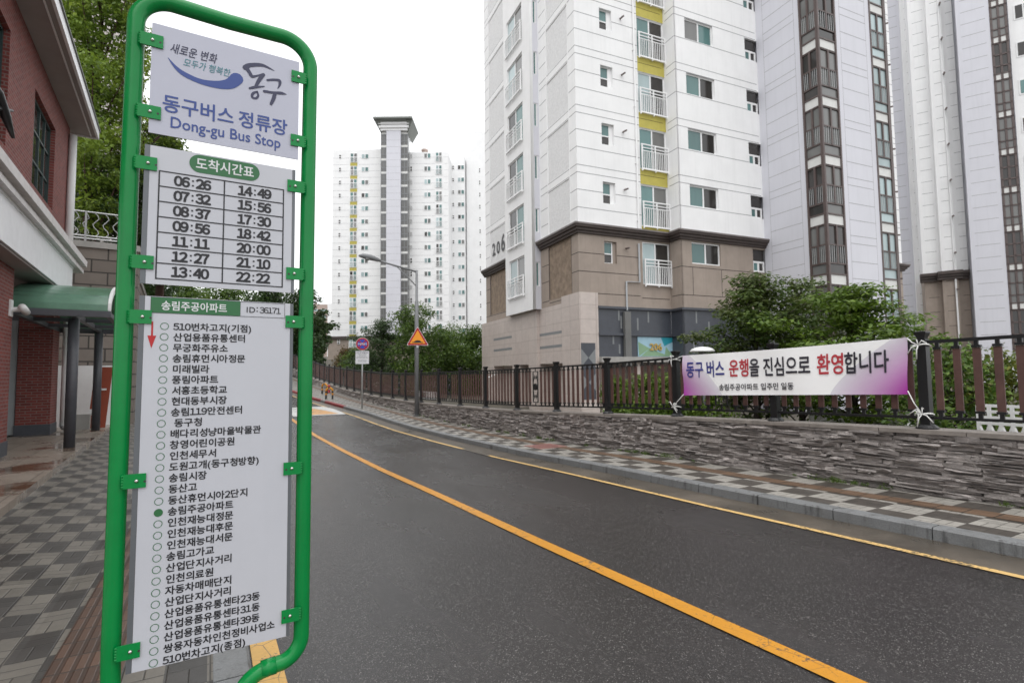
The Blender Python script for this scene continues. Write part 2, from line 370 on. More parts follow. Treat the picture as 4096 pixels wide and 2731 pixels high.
def leafmat(name, c1, c2, c3=None):
    t = NT(name); g = t.n('ShaderNodeNewGeometry'); n = t.noise(t.obj(), .9, 3, .6)
    col = t.mix(g.outputs['Random Per Island'], c1, c2)
    if c3: col = t.mix(t.ramp(n, .45, .7), col, c3)
    t.l(col, t.b.inputs['Base Color']); t.b.inputs['Roughness'].default_value = .45; t.b.inputs['Specular IOR Level'].default_value = .35
    tr = t.n('ShaderNodeBsdfTranslucent'); t.l(col, tr.inputs[0]); mx = t.n('ShaderNodeMixShader'); mx.inputs[0].default_value = .35
    out = t.t.nodes['Material Output']; t.l(t.b.outputs[0], mx.inputs[1]); t.l(tr.outputs[0], mx.inputs[2]); t.l(mx.outputs[0], out.inputs[0]); return t.mat
M['leaf_maple'] = leafmat('maple_leaf', (.038, .078, .018), (.115, .165, .032), (.080, .090, .026))
M['leaf_bright'] = leafmat('bright_leaf', (.06, .12, .014), (.17, .25, .032), (.075, .125, .02))
M['leaf_mid'] = leafmat('mid_leaf', (.045, .10, .018), (.15, .225, .036), (.065, .11, .024))
M['leaf_pine'] = leafmat('conifer_leaf', (.075, .13, .02), (.20, .29, .04), (.30, .40, .05))
M['leaf_dark'] = leafmat('dark_leaf', (.024, .05, .018), (.075, .12, .035), (.04, .075, .022))
M['leaf_autumn'] = leafmat('yellowing_leaf', (.07, .11, .02), (.20, .20, .03), (.05, .09, .02))
M['leaf_rust'] = leafmat('rusty_leaf', (.10, .06, .025), (.16, .10, .03), (.06, .08, .025))
M['grass'] = leafmat('weed_leaf', (.06, .12, .02), (.14, .20, .04))
M['soil'] = mat('soil', (.075, .066, .05), .9, .4, 1.2, .6, 20)

# ------------------------------------------------------------------ lettering
_txt = {}
def glyphs(body, bold=0.):
    k = (body, bold)
    if k not in _txt:
        c = bpy.data.curves.new('t', 'FONT'); c.body = body; c.size = 1; c.offset = bold; c.fill_mode = 'FRONT'; c.resolution_u = 3
        o = bpy.data.objects.new('t', c); COL.objects.link(o)
        me = bpy.data.meshes.new_from_object(o.evaluated_get(bpy.context.evaluated_depsgraph_get()))
        v = np.zeros(len(me.vertices)*3); me.vertices.foreach_get('co', v); v = v.reshape(-1, 3)[:, :2]
        fs = [tuple(p.vertices) for p in me.polygons]
        bpy.data.objects.remove(o); bpy.data.curves.remove(c); bpy.data.meshes.remove(me)
        _txt[k] = (v, fs)
    return _txt[k]
def heavy(b):                                   # a heavier weight is the glyph struck several times round a small circle
    return [(0, 0)] if b <= 0 else [(b*math.cos(R(a)), b*math.sin(R(a))) for a in range(0, 360, 45)]
def text(mb, body, x0, x1, z0, z1, y, bold=0., m=0, slant=0., step=.00003):
    """lay words into the box x0..x1, z0..z1 of an upright face whose outward side is -y"""
    v, fs = glyphs(body); lo, hi = v.min(0), v.max(0)
    for q, (ox, oz) in enumerate(heavy(bold)):
        p = (v-lo)/(hi-lo); sx, sz = (x1-x0)/(hi-lo)[0], (z1-z0)/(hi-lo)[1]
        xx = x0+p[:, 0]*(x1-x0)+ox*sx; zz = z0+p[:, 1]*(z1-z0)+oz*sz; xx = xx+slant*(zz-z0)
        mb.add([(a, y-q*step, b) for a, b in zip(xx, zz)], fs, m)
def place(mb, ch, xc, zb, em, y, bold=0., m=0, wide=1.):
    """one character centred on xc, its baseline at zb, em tall"""
    if ch == ':':
        for dz in (.12, .50): mb.add([(xc-.065*em, y, zb+dz*em-.03*em), (xc+.065*em, y, zb+dz*em-.03*em), (xc+.065*em, y, zb+dz*em+.10*em), (xc-.065*em, y, zb+dz*em+.10*em)], [(0, 1, 2, 3)], m)
        return
    c = chr(ord(ch)+0xFEE0) if ch in '0123456789' else ch
    v, fs = glyphs(c); cx = (v[:, 0].min()+v[:, 0].max())/2
    for q, (ox, oz) in enumerate(heavy(bold)): mb.add([(xc+(a-cx)*em*wide+ox*em, y-q*.00003, zb+b*em+oz*em) for a, b in v], fs, m)
ADV = lambda ch: .56 if ch in '0123456789' else .38 if ch in '()' else .30 if ch in ': ' else .92
def typeset(mb, s, x, zb, em, y, bold=0., wide=1., sp=1.):
    for ch in s:
        w_ = ADV(ch)*em*sp
        if ch != ' ': place(mb, ch, x+w_/2, zb, em, y, bold, 0, wide)
        x += w_
    return x
def text_aspect(body, bold=0.):
    v, _ = glyphs(body, bold); d = v.max(0)-v.min(0); return d[0]/d[1]

# ================================================================== GROUND, ROAD, PAVEMENTS
rng = random.Random(7)
US = [-12+.5*i for i in range(0, 120)]+[48+2*i for i in range(0, 60)]
def kv(u): return interp(u, [0, 25, 29, 33.5, 36.8, 45, 60, 120], [6.45, 6.45, 6.3, 6.0, 5.75, 5.3, 5.1, 5.1])
def sheet(name, m, vf, zoff, us=US, parent=None, kind='structure', uv=False):
    mb = MB(); uvl = []; n = len(vf(us[0]))
    for u in us:
        for v in vf(u): mb.v.append((v+(bend(u) if name != 'ground' else 0), u, rz(u)+zoff)); uvl.append((u, v))
    for i in range(len(us)-1):
        for k in range(n-1):
            a = i*n+k; mb.f.append((a, a+1, a+n+1, a+n))
    if uv: mb.uv = uvl
    o = mb.build(name, m, parent); 
    if not parent: o.rotation_euler[2] = RD.rot
    if kind: tag(o, kind=kind)
    return o
sheet('ground', M['soil'], lambda u: [-260, -120, -40, -20, -10, 0, 6, 12, 20, 40, 120, 260], -.06, [-120, -60]+US+[200, 260])
road = sheet('road', M['asphalt'], lambda u: [.2, 1.5, 3, 4.5, kv(u)-.55, kv(u)+.05], 0.)
sheet('gutter', M['gutter'], lambda u: [kv(u)-.54, kv(u)+.02], .004, parent=road, kind=None)
def line(name, m, c, wd, us, z=.008):
    return sheet(name, m, lambda u: [c(u)-wd/2, c(u)+wd/2], z, us, parent=road, kind=None)
line('centre_line', M['yellow_line'], lambda u: 3.10, .145, [u for u in US if u < 26])
line('centre_line', M['yellow_line'], lambda u: 3.10-.02*max(0, u-31), .145, [u for u in US if 31.5 < u < 90])
line('edge_line', M['edge_line'], lambda u: kv(u)-.60, .085, [u for u in US if u < 11.6])
line('edge_line', M['edge_line'], lambda u: kv(u)-.60, .10, [u for u in US if 12.9 <= u < 90])
line('edge_line', M['worn_edge'], lambda u: kv(u)-.60, .09, [11.5, 12., 12.5, 13.])
line('edge_line', M['near_edge'], lambda u: .335, .16, [u for u in US if u < 90])
# speed hump with white and orange paint
mb = MB(); hu = [26+.25*i for i in range(23)]
def hz(u): return .075*math.sin(math.pi*(u-26)/5.5)
def hsheet(nm, m, pts, dz):
    mb = MB(); n = len(pts[0][1])
    for u, vs_ in pts: mb.v += [(v, u, rz(u)+hz(u)+dz) for v in vs_]
    for i in range(len(pts)-1):
        for k in range(n-1): a = i*n+k; mb.f.append((a, a+1, a+n+1, a+n))
    return mb.build(nm, m, road)
hsheet('speed_hump', M['asphalt'], [(u, [.4, 2, 4, kv(u)-.7]) for u in hu], .006)
hsheet('hump_paint', M['white_line'], [(u, [.5, 2.9]) for u in hu[1:-1]], .012)
hsheet('hump_paint', M['white_line'], [(u, [3.3, kv(u)-.75]) for u in hu[1:-1]], .012)
for a, b in ((4.15, 5.2), (1.2, 2.3)):
    hsheet('hump_triangle', M['orange_line'], [(u, [a+.1*(u-26.4)*.2, a+.15+(b-a)*max(.02, 1-(u-26.6)/4.2)]) for u in hu[2:-3]], .017)
# right pavement
sheet('pavement', M['paver_right'], lambda u: [kv(u)+.18, 6.95+.0*u if kv(u) > 6.2 else kv(u)+.6, 7.40, 8.30], .125, uv=True)
sheet('tactile_path', M['tactile'], lambda u: [7.415, 7.70], .131, uv=True)
kb = MB(); bl = []
def kerb_block(mb, u0, u1, v0f, wd, h, m, flip=1):
    g = .006
    c = []
    for (u, ) in ((u0+g,), (u1-g,)):
        v0 = v0f(u)+bend(u); z = rz(u)
        c.append([(v0, u, z-.1), (v0+.004*flip, u, z+h-.018), (v0+.02*flip, u, z+h), (v0+wd*flip, u, z+h), (v0+wd*flip, u, z-.1)])
    a, b = c; n = 5
    mb.add(a+b, [tuple(range(n)), tuple(range(n, 2*n))[::-1]]+[(i, n+i, n+(i+1) % n, (i+1) % n) for i in range(n)], m)
u = -6.3
while u < 80:
    red = 28.8 < u < 48
    kerb_block(kb, u, u+1.0, kv, .185, .132, 1 if red and not 33.5 < u < 34.6 else 0); u += 1.0
o = tag(kb.build('kerb', [M['granite'], M['red_paint']]), kind='structure'); o.rotation_euler[2] = RD.rot
kb = MB(); u = -6.6
while u < 80: kerb_block(kb, u, u+1.0, lambda q: .235, .195, .118, 0, -1); u += 1.0
o = tag(kb.build('kerb', [M['granite']]), kind='structure'); o.rotation_euler[2] = RD.rot
def ple(u): return -2.25-.0525*(u-9)         # edge of the raised forecourt of the brick building
mb = MB(); uvl = []
for u in US:
    for v in (ple(u)-.05, -1.6, -1.001, -.3, .04):
        f = min(1, max(0, (-1.-v)/(-1.-ple(u)))); z = rz(u)+.112; z = z*(1-f)+max(z, .075)*f if u < 34 else z; mb.v.append((v+bend(u), u, z)); uvl.append((u, v))
for i in range(len(US)-1):
    for k in range(4): a = i*5+k; mb.f.append((a, a+1, a+6, a+5))
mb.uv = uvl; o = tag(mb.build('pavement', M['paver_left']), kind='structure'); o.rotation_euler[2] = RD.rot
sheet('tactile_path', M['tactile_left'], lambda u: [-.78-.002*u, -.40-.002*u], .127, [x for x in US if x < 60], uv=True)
# forecourt slab of the brick building, in the building's own frame
t_ = NT('wet_brown_slabs'); c_ = t_.obj(); sp_ = t_.n('ShaderNodeTexBrick', offset=0.); sp_.inputs['Scale'].default_value = 1
sp_.inputs['Brick Width'].default_value = .6; sp_.inputs['Row Height'].default_value = .6; sp_.inputs['Mortar Size'].default_value = .006
sp_.inputs['Color1'].default_value = (.27, .225, .185, 1); sp_.inputs['Color2'].default_value = (.235, .195, .16, 1); sp_.inputs['Mortar'].default_value = (.06, .05, .04, 1); t_.l(c_, sp_.inputs['Vector'])
n_ = t_.noise(c_, .8, 5, .65); t_.l(t_.mix(t_.ramp(n_, .52, .62), sp_.outputs[0], (.11, .065, .04)), t_.b.inputs['Base Color'])
t_.l(t_.ramp(n_, .42, .58, (.5,)*3, (.10,)*3), t_.b.inputs['Roughness']); M['slabs'] = t_.mat
mb = MB(); mb.box(-9, -1.70, -6, 30, -.6, .165)
o = tag(mb.build('forecourt', M['slabs']), kind='structure'); o.rotation_euler[2] = LB.rot

# ================================================================== BUS STOP SIGN
A = Vector((.86303398, .50513995, -.00244584)); B = Vector((-.01057584, .02290925, .99968161)); NI = -(A.cross(B))
SO = Vector((-1.31163233, 1.87312387, 2.98833876))
sign = thing('bus_stop_sign', 'green tubular bus stop sign with three grey panels at the kerb', 'bus stop sign')
base = SO+A*.25+B*(-2.86)
sign.matrix_world = Matrix(((A.x, NI.x, B.x, base.x), (A.y, NI.y, B.y, base.y), (A.z, NI.z, B.z, base.z), (0, 0, 0, 1)))
def S(mb): mb.v = [(x-.25, y, z+2.86) for x, y, z in mb.v]; return mb
def arc(cx, cz, r, a0, a1, n=10): return [(cx+r*math.cos(R(a0+(a1-a0)*i/n)), .032, cz+r*math.sin(R(a0+(a1-a0)*i/n))) for i in range(n+1)]
path = [(.33, .032, -2.86), (.33, .032, -2.56)]+arc(.43, -2.50, .10, 190, 92, 8)+[(.45, .032, -2.395)]+arc(.455, -2.305, .09, -75, 0, 9)
path += [(.547, .032, -1.9), (.549, .032, -1.2), (.553, .032, -.5)]+arc(.445, .0, .112, 0, 90, 12)+[(.25, .032, .107)]+arc(.06, -.0, .112, 90, 180, 12)
path += [(-.053, .032, -.6), (-.052, .032, -1.3), (-.053, .032, -2.2)]+arc(.05, -2.33, .10, 180, 268, 9)+[(.13, .032, -2.432)]+arc(.15, -2.53, .10, 88, 5, 8)+[(.25, .032, -2.6), (.25, .032, -2.86)]
mb = MB(); mb.tube(path, .0285, 20); S(mb).build('frame', M['green'], sign, True)
mb = MB(); mb.box(.2, .39, -.06, .13, -2.87, -2.858); S(mb).build('base_plate', M['green'], sign)
mb = MB(); mb.tube([(.455, .032, -2.3945), (.405, .032, -2.3985)], .0305, 18); S(mb).build('weld_sleeve', M['green'], sign, True)
def face(nm, a0, a1, b0, b1, m, edge=0, label=None):
    mb = MB(); mb.box(a0+edge, a1-edge*.7, 0, .004, b0, b1); p = S(mb).build(nm, M[m], sign)
    if edge:
        mb = MB(); mb.box(a0, a0+edge-.0006, -.001, .006, b0, b1); mb.box(a1-edge*.7+.0006, a1, -.001, .006, b0, b1); S(mb).build('edge_strip', M['aluminium'], p)
    if label: p['label'] = label
    return p
E1 = -.0012
# header panel
hp = face('header_panel', .0, .508, -.420, 0, 'panel2', 0, 'bluish grey top panel with the district logo')
mb = MB(); text(mb, '동구버스', .041, .270, -.330, -.265, E1, .018); text(mb, '정류장', .290, .464, -.330, -.265, E1, .018); text(mb, 'Dong-gu Bus Stop', .067, .440, -.400, -.345, E1, .012); S(mb).build('lettering', M['blue'], hp)
mb = MB(); text(mb, '새로운 변화', .056, .207, -.099, -.060, E1, .012, slant=.18); S(mb).build('lettering', M['navy'], hp)
mb = MB(); text(mb, '모두가 행복한', .099, .253, -.139, -.107, E1, .004, slant=.18); S(mb).build('lettering', M['teal'], hp)
def brush(mb, pts, y):                          # brush stroke: (x, z, width) points joined by a smooth ribbon
    n = len(pts); P = []
    for i in range(n-1):
        p0, p1, p2, p3 = pts[max(i-1, 0)], pts[i], pts[i+1], pts[min(i+2, n-1)]
        for k in range(8):
            t = k/8; P.append(tuple(.5*(2*p1[j]+(p2[j]-p0[j])*t+(2*p0[j]-5*p1[j]+4*p2[j]-p3[j])*t*t+(3*p1[j]-p0[j]-3*p2[j]+p3[j])*t**3) for j in range(3)))
    P.append(pts[-1]); L = []
    for i, (x, z, wd) in enumerate(P):
        a, b = P[max(i-1, 0)], P[min(i+1, len(P)-1)]; dx, dz = b[0]-a[0], b[1]-a[1]; d = math.hypot(dx, dz) or 1
        L.append((x-dz/d*wd/2, y, z+dx/d*wd/2)); L.append((x+dz/d*wd/2, y, z-dx/d*wd/2))
    mb.add(L, [(2*i, 2*i+1, 2*i+3, 2*i+2) for i in range(len(P)-1)])
    x, z, wd = pts[0]; mb.add([(x+wd/2*math.cos(t*math.pi/6), y-.0001, z+wd/2*math.sin(t*math.pi/6)) for t in range(12)], [tuple(range(12))])
    x, z, wd = pts[-1]; mb.add([(x+wd/2*math.cos(t*math.pi/6), y-.0001, z+wd/2*math.sin(t*math.pi/6)) for t in range(12)], [tuple(range(12))])
mb = MB(); brush(mb, [(.052, -.122, .002), (.075, -.150, .011), (.104, -.170, .018), (.157, -.184, .020), (.214, -.181, .030), (.255, -.166, .040), (.279, -.138, .046)], E1); S(mb).build('logo_stroke', M['blue'], hp)
mb = MB()
brush(mb, [(.308, -.084, .020), (.325, -.069, .017), (.369, -.056, .013), (.413, -.066, .002)], E1)
brush(mb, [(.312, -.084, .016), (.322, -.098, .014), (.333, -.113, .012), (.352, -.105, .007), (.374, -.094, .012)], E1-.0003)
brush(mb, [(.374, -.094, .012), (.360, -.118, .014), (.347, -.150, .011)], E1-.0005)
brush(mb, [(.325, -.165, .008), (.345, -.155, .010), (.377, -.143, .004)], E1-.0007)
brush(mb, [(.352, -.172, .007), (.338, -.182, .010), (.334, -.198, .009), (.347, -.201, .009), (.356, -.188, .008), (.352, -.172, .007)], E1)
brush(mb, [(.389, -.113, .009), (.412, -.105, .010), (.433, -.103, .012), (.434, -.120, .009), (.427, -.138, .003)], E1)
brush(mb, [(.378, -.163, .011), (.410, -.160, .010), (.440, -.154, .012), (.460, -.154, .002)], E1-.0003)
brush(mb, [(.417, -.160, .013), (.412, -.185, .014), (.403, -.210, .010)], E1-.0005)
S(mb).build('logo_character', M['navy'], hp)
# timetable panel
tp = face('timetable_panel', -.0088, .4985, -.9738, -.4664, 'panel', .0165, 'light grey timetable panel with dark edge strips')
def pill(mb, x0, x1, z0, z1, y, m=0):
    r = (z1-z0)/2; zc = (z0+z1)/2
    pts = [(x0+r+r*math.cos(R(t)), zc+r*math.sin(R(t))) for t in range(90, 271, 12)]+[(x1-r+r*math.cos(R(t)), zc+r*math.sin(R(t))) for t in range(-90, 91, 12)]
    mb.add([(x, y, z) for x, z in pts], [tuple(range(len(pts)))], m)
mb = MB(); pill(mb, .129, .366, -.541, -.472, E1); S(mb).build('title_badge', M['pgreen'], tp)
mb = MB(); text(mb, '도착시간표', .151, .345, -.528, -.484, E1-.0008, .018); S(mb).build('lettering', M['whiteprint'], tp)
mb = MB()
def hl(x0, x1, z, t=.0042): mb.box(x0, x1, E1, -.0002, z-t/2, z+t/2)
x0, x1, zt, zb = .0375, .4545, -.557, -.953
for i in range(8): hl(x0, x1, zt+(zb-zt)*i/7)
for x in (x0, .2455, x1): mb.box(x-.0022, x+.0022, E1-.0003, -.0002, zb-.0021, zt+.0021)
S(mb).build('table_grid', M['ink'], tp)
TL = '06:26 07:32 08:37 09:56 11:11 12:27 13:40'.split(); TR = '14:49 15:56 17:30 18:42 20:00 21:10 22:22'.split()
for i in range(7):
    zc = zt+(zb-zt)*(i+.5)/7
    for s_, xc in ((TL[i], .1425), (TR[i], .351)):
        mb = MB(); em = .0475; dw = .0240
        for ch, k in zip(s_, (-1.92, -.95, 0, .95, 1.92)): place(mb, ch, xc+k*dw, zc-.0172, em, E1, .044, 0, .94)
        S(mb).build('departure_time', M['ink'], tp)
# route panel
rp = face('route_panel', -.0082, .4969, -2.2869, -1.0175, 'panel', .0165, 'light grey route panel listing the stops')
mb = MB(); mb.box(.026, .308, E1, -.0002, -1.0757, -1.0205); S(mb).build('title_bar', M['pgreen'], rp)
mb = MB()
for a, b, c, d in ((.0252, .4655, -1.0205, -1.0192), (.0252, .4655, -1.0770, -1.0757), (.0252, .0260, -1.0757, -1.0205), (.308, .3088, -1.0757, -1.0205), (.4645, .4655, -1.0757, -1.0205)): mb.box(a, b, E1-.0002, -.0002, c, d)
typeset(mb, 'ID', .323, -1.0605, .031, E1-.0002, .008, 1., .62); place(mb, ':', .3665, -1.0590, .034, E1-.0002)
for i, ch in enumerate('36171'): place(mb, ch, .3835+i*.0148, -1.0605, .031, E1-.0002, .008)
S(mb).build('title_outline', M['ink'], rp)
mb = MB(); text(mb, '송림주공아파트', .058, .263, -1.0655, -1.0325, E1-.0008, .02); S(mb).build('lettering', M['whiteprint'], rp)
mb = MB(); mb.plate([(.0295, -1.108), (.0295, -1.158), (.0190, -1.158), (.0315, -1.203), (.0445, -1.158), (.0350, -1.158), (.0350, -1.108)], E1, -.0002); S(mb).build('arrow', M['red'], rp)
STOPS = '''510번차고지(기점) 산업용품유통센터 무궁화주유소 송림휴먼시아정문 미래빌라 풍림아파트 서흥초등학교 현대동부시장 송림119안전센터 동구청 배다리성냥마을박물관 창영어린이공원 인천세무서 도원고개(동구청방향) 송림시장 동산고 동산휴먼시아2단지 송림주공아파트 인천재능대정문 인천재능대후문 인천재능대서문 송림고가교 산업단지사거리 인천의료원 자동차매매단지 산업단지사거리 산업용품유통센타23동 산업용품유통센타31동 산업용품유통센타39동 쌍용자동차인천정비사업소 510번차고지(종점)'''.split()
for i, st_ in enumerate(STOPS):
    zc = -1.1235-(2.271-1.1235)*i/30; xc, r0, r1 = .0685, .0110, .0130; mb = MB()
    if st_ == '송림주공아파트': mb.add([(xc+.0132*math.cos(2*math.pi*k/28), E1, zc+.0132*math.sin(2*math.pi*k/28)) for k in range(28)], [tuple(range(28))])
    else: mb.add([(xc+r*math.cos(2*math.pi*k/28), E1, zc+r*math.sin(2*math.pi*k/28)) for r in (r0, r1) for k in range(28)], [(k, (k+1) % 28, 28+(k+1) % 28, 28+k) for k in range(28)])
    S(mb).build('stop_circle', M['pgreen'], rp)
    mb = MB(); typeset(mb, st_, .0950+(.011 if st_ == '동구청' else 0), zc-.0118, .0318, E1, .024); S(mb).build('stop_name', M['ink'], rp)
# brackets and bolts
for side, zs in ((-1, (-.071, -.344, -.537, -.898, -1.093, -1.658, -2.215)), (1, (-.069, -.342, -.536, -.896, -1.09, -1.663, -2.213))):
    for z in zs:
        mb = MB(); h = .024
        x0, x1 = ((-.034, .036) if side < 0 else (.478, .531))
        if z < -.4: x1 = x1-.006 if side < 0 else x1; x0 = x0 if side < 0 else x0-.010
        bx = .003 if side < 0 else .4975
        if z > -.4 and side > 0: bx = .505
        ho = .024 if side < 0 else -.020
        mb.box(x0, x1, -.0065, -.0015, z-h, z+h)
        for k in range(5):                       # weld beads on the tube
            mb.lathe(((x0-.002 if side < 0 else x1+.002), -.003, z-h+.006+k*.009), [(.0035, -.004), (.005, 0), (.0035, .004)], 8)
        b = S(mb).build('bracket', M['green'], sign)
        mb = MB(); mb.tube([(bx, -.0064, z), (bx, -.0085, z), (bx, -.0115, z), (bx, -.0130, z)], [.0062, .0062, .0045, .0015], 14); S(mb).build('bolt', M['steel'], b, True)
        mb = MB(); mb.tube([(bx+ho, -.0064, z-.003), (bx+ho, -.0072, z-.003)], .0038, 12); S(mb).build('bolt_hole', M['bar_black'], b)

# ================================================================== STONE WALL AND FENCE
WTU = [-12, 2.5, 4.6, 8.6, 12, 15.5, 24, 30.7, 38.7, 48, 54, 69, 100]; WTZ = [1.1, .90, .86, .75, .63, .52, .42, .48, .71, 1.2, 1.56, 2.77, 5]
FTU = [-12, 2.46, 8, 10, 15.6, 24, 28.7, 33.5, 42.4, 48.3, 54.5, 67, 100]; FTZ = [2.3, 2.08, 1.99, 1.92, 1.83, 1.80, 1.83, 2.0, 2.36, 2.69, 3.22, 4.28, 7]
def wt(u): return interp(u, WTU, WTZ)
def ft(u): return interp(u, FTU, FTZ)
WV = 8.24
wall = thing('stone_wall', 'low grey ledgestone retaining wall along the pavement', 'stone wall', RD.w(WV+.15, 25, rz(25)), RD.rot)
def W(mb): mb.v = [(x-WV-.15, y-25, z-rz(25)) for x, y, z in mb.v]; return mb
mb = MB(); u = -5.
while u < 75:
    fine = u < 24
    du_ = rng.uniform(.22, .62)*(1 if fine else 2.2); z = rz(u)+.06; top = wt(u)-.055
    while z < top-.012:
        h = min(rng.choice((.020, .025, .03, .036, .044, .054, .07))*(1 if fine else 1.5), top-z)
        if top-z-h < .02: h = top-z
        n = rng.choice((1, 1, 2, 2)); cuts = sorted([0, 1]+[rng.uniform(.25, .75) for _ in range(n-1)])
        for a, b in zip(cuts, cuts[1:]):
            p = rng.random()**1.3*.055; ua, ub = u+a*du_-.012+rng.uniform(-.07, .05), u+b*du_+.004+rng.uniform(-.04, .08)
            j = lambda s: rng.uniform(-s, s)
            t1 = z+h-.005; um = ua+(ub-ua)*rng.uniform(.35, .65); x0 = WV-p; jz = min(.3*h, .012)
            A0 = [(x0+j(.02), ua, z+j(jz)), (x0+j(.025), um, z+j(jz)), (x0+j(.02), ub, z+j(jz))]
            A1 = [(x0+j(.02)+.006, ua+j(.012), t1+j(jz)), (x0+j(.03)-.006, um, t1+j(jz)), (x0+j(.02)+.006, ub+j(.012), t1+j(jz))]
            Bk = [(WV+.12, ua, z), (WV+.12, ub, z), (WV+.12, ub, t1), (WV+.12, ua, t1)]
            mb.add(A0+A1+Bk, [(0, 1, 4, 3)[::-1], (1, 2, 5, 4)[::-1], (3, 4, 5, 8, 9)[::-1], (0, 1, 2, 7, 6), (0, 6, 9, 3)[::-1], (2, 5, 8, 7)[::-1], (6, 7, 8, 9)])
        z += h
    u += du_
W(mb).build('stone_face', M['stone'], wall)
mb = MB(); us_ = [-5+i for i in range(81)]
for a, b in zip(us_, us_[1:]):
    mb.hexa([(WV+.03, a, rz(a)-.3), (WV+.34, a, rz(a)-.3), (WV+.34, b, rz(b)-.3), (WV+.03, b, rz(b)-.3), (WV+.03, a, wt(a)-.06), (WV+.34, a, wt(a)-.06), (WV+.34, b, wt(b)-.06), (WV+.03, b, wt(b)-.06)])
W(mb).build('wall_core', mat('stone_core', (.10, .09, .084), .9, .3, 6, .5, 40), wall)  # plain grey core stone behind the facing
mb = MB()
for a, b in zip(us_, us_[1:]):
    g = .004
    mb.hexa([(WV-.05, a+g, wt(a)-.055), (WV+.38, a+g, wt(a)-.055), (WV+.38, b-g, wt(b)-.055), (WV-.05, b-g, wt(b)-.055), (WV-.05, a+g, wt(a)), (WV+.38, a+g, wt(a)), (WV+.38, b-g, wt(b)), (WV-.05, b-g, wt(b))])
W(mb).build('coping', M['coping'], wall)
FV = WV+.14
fence = thing('fence', 'black metal fence with brown board slats on the stone wall', 'fence', RD.w(FV, 25, wt(25)), RD.rot)
def Fn(mb): mb.v = [(x-FV, y-25, z-wt(25)) for x, y, z in mb.v]; return mb
PU = [3.49+2.2*k for k in range(-3, 31)]
for k, u in enumerate(PU):
    z0, z1 = wt(u), ft(u)+.02; mb = MB(); q = .058
    mb.box(FV-q, FV+q, u-q, u+q, z0+.05, z1); p = Fn(mb).build('post', M['black_metal'], fence)
    mb = MB(); mb.lathe((FV, u, z1), [(.060, 0), (.068, .025), (.10, .085), (.10, .105), (.02, .112)], 4); mb.v = [(FV+(x-FV)*.7071-(y-u)*.7071, u+(x-FV)*.7071+(y-u)*.7071, z) for x, y, z in mb.v]; Fn(mb).build('cap', M['black_metal'], p)
    mb = MB(); mb.lathe((FV, u, z0), [(.13, 0), (.13, .02), (.095, .055), (.085, .06)], 14); Fn(mb).build('base_collar', M['black_metal'], p)
for k, (a, b) in enumerate(zip(PU, PU[1:])):
    n = 10; orn = (k-4) % 3 == 0; a2, b2 = a+.06, b-.06
    lo = lambda u: wt(a)+(wt(b)-wt(a))*(u-a)/(b-a)+.15
    hi = lambda u: ft(a)+(ft(b)-ft(a))*(u-a)/(b-a)-.02
    mb = MB()
    for f_, t in ((lo, .018), (hi, .022)):
        mb.hexa([(FV-.02, a2, f_(a2)-t), (FV+.02, a2, f_(a2)-t), (FV+.02, b2, f_(b2)-t), (FV-.02, b2, f_(b2)-t), (FV-.02, a2, f_(a2)+t), (FV+.02, a2, f_(a2)+t), (FV+.02, b2, f_(b2)+t), (FV-.02, b2, f_(b2)+t)])
    sb = MB(); ob = MB(); s2 = MB(); st = (b-a)/(n+.6)
    for i in range(n):
        u = a+st*(i+.8)
        if orn and i in (4, 5):
            if i == 4: continue
            uc = (a+b)/2; zl, zh = lo(uc)+.10, hi(uc)-.10; hw = .13
            for s in (-1, 1): ob.box(FV-.012, FV+.012, uc+s*hw-.012, uc+s*hw+.012, zl, zh)
            ob.box(FV-.012, FV+.012, uc-hw, uc+hw, zl-.011, zl+.012); ob.box(FV-.012, FV+.012, uc-hw, uc+hw, zh-.012, zh+.011)
            ob.box(FV-.01, FV+.01, uc-.01, uc+.01, lo(uc), zl-.012); ob.box(FV-.01, FV+.01, uc-.01, uc+.01, zh+.012, hi(uc))
            zc = (zl+zh)/2; ob.tube([(FV-.018, uc, zc), (FV+.018, uc, zc)], .10, 18)
            for s in (-1, 1):
                for d in (-1, 1):
                    ob.tube([(FV, uc+s*(.105*math.cos(t)*(1-t*.16)), zc+d*(.14+.22*t/3.1+.05*math.sin(t*2))) for t in [3.1*q/10 for q in range(11)]], .009, 5)
                    ob.tube([(FV, uc+s*(.05+.045*math.cos(t)*(1-t*.11)), zc+d*(.30-.05*math.sin(t)*(1-t*.11))) for t in [5.2*q/12 for q in range(13)]], .008, 5)
            continue
        z0, z1 = lo(u)+.085, hi(u)-.085; w_ = .041+rng.uniform(-.002, .002)
        (s2 if orn and i > 5 else sb).box(FV-.011, FV+.011, u-w_, u+w_, z0+.022, z1-.022)
        for zz0, zz1 in ((z0-.012, z0+.02), (z1-.02, z1+.012)): mb.box(FV-.024, FV+.024, u-w_-.006, u+w_+.006, zz0, zz1)
        mb.box(FV-.014, FV+.014, u-.022, u+.022, lo(u)+.012, z0-.012); mb.box(FV-.014, FV+.014, u-.022, u+.022, z1+.012, hi(u)-.016)
    r = Fn(mb).build('rails', M['black_metal'], fence); Fn(sb).build('slats', M['slat'], r)
    if orn: Fn(s2).build('slats', M['slat'], r); Fn(ob).build('scroll_ornament', M['black_metal'], r)

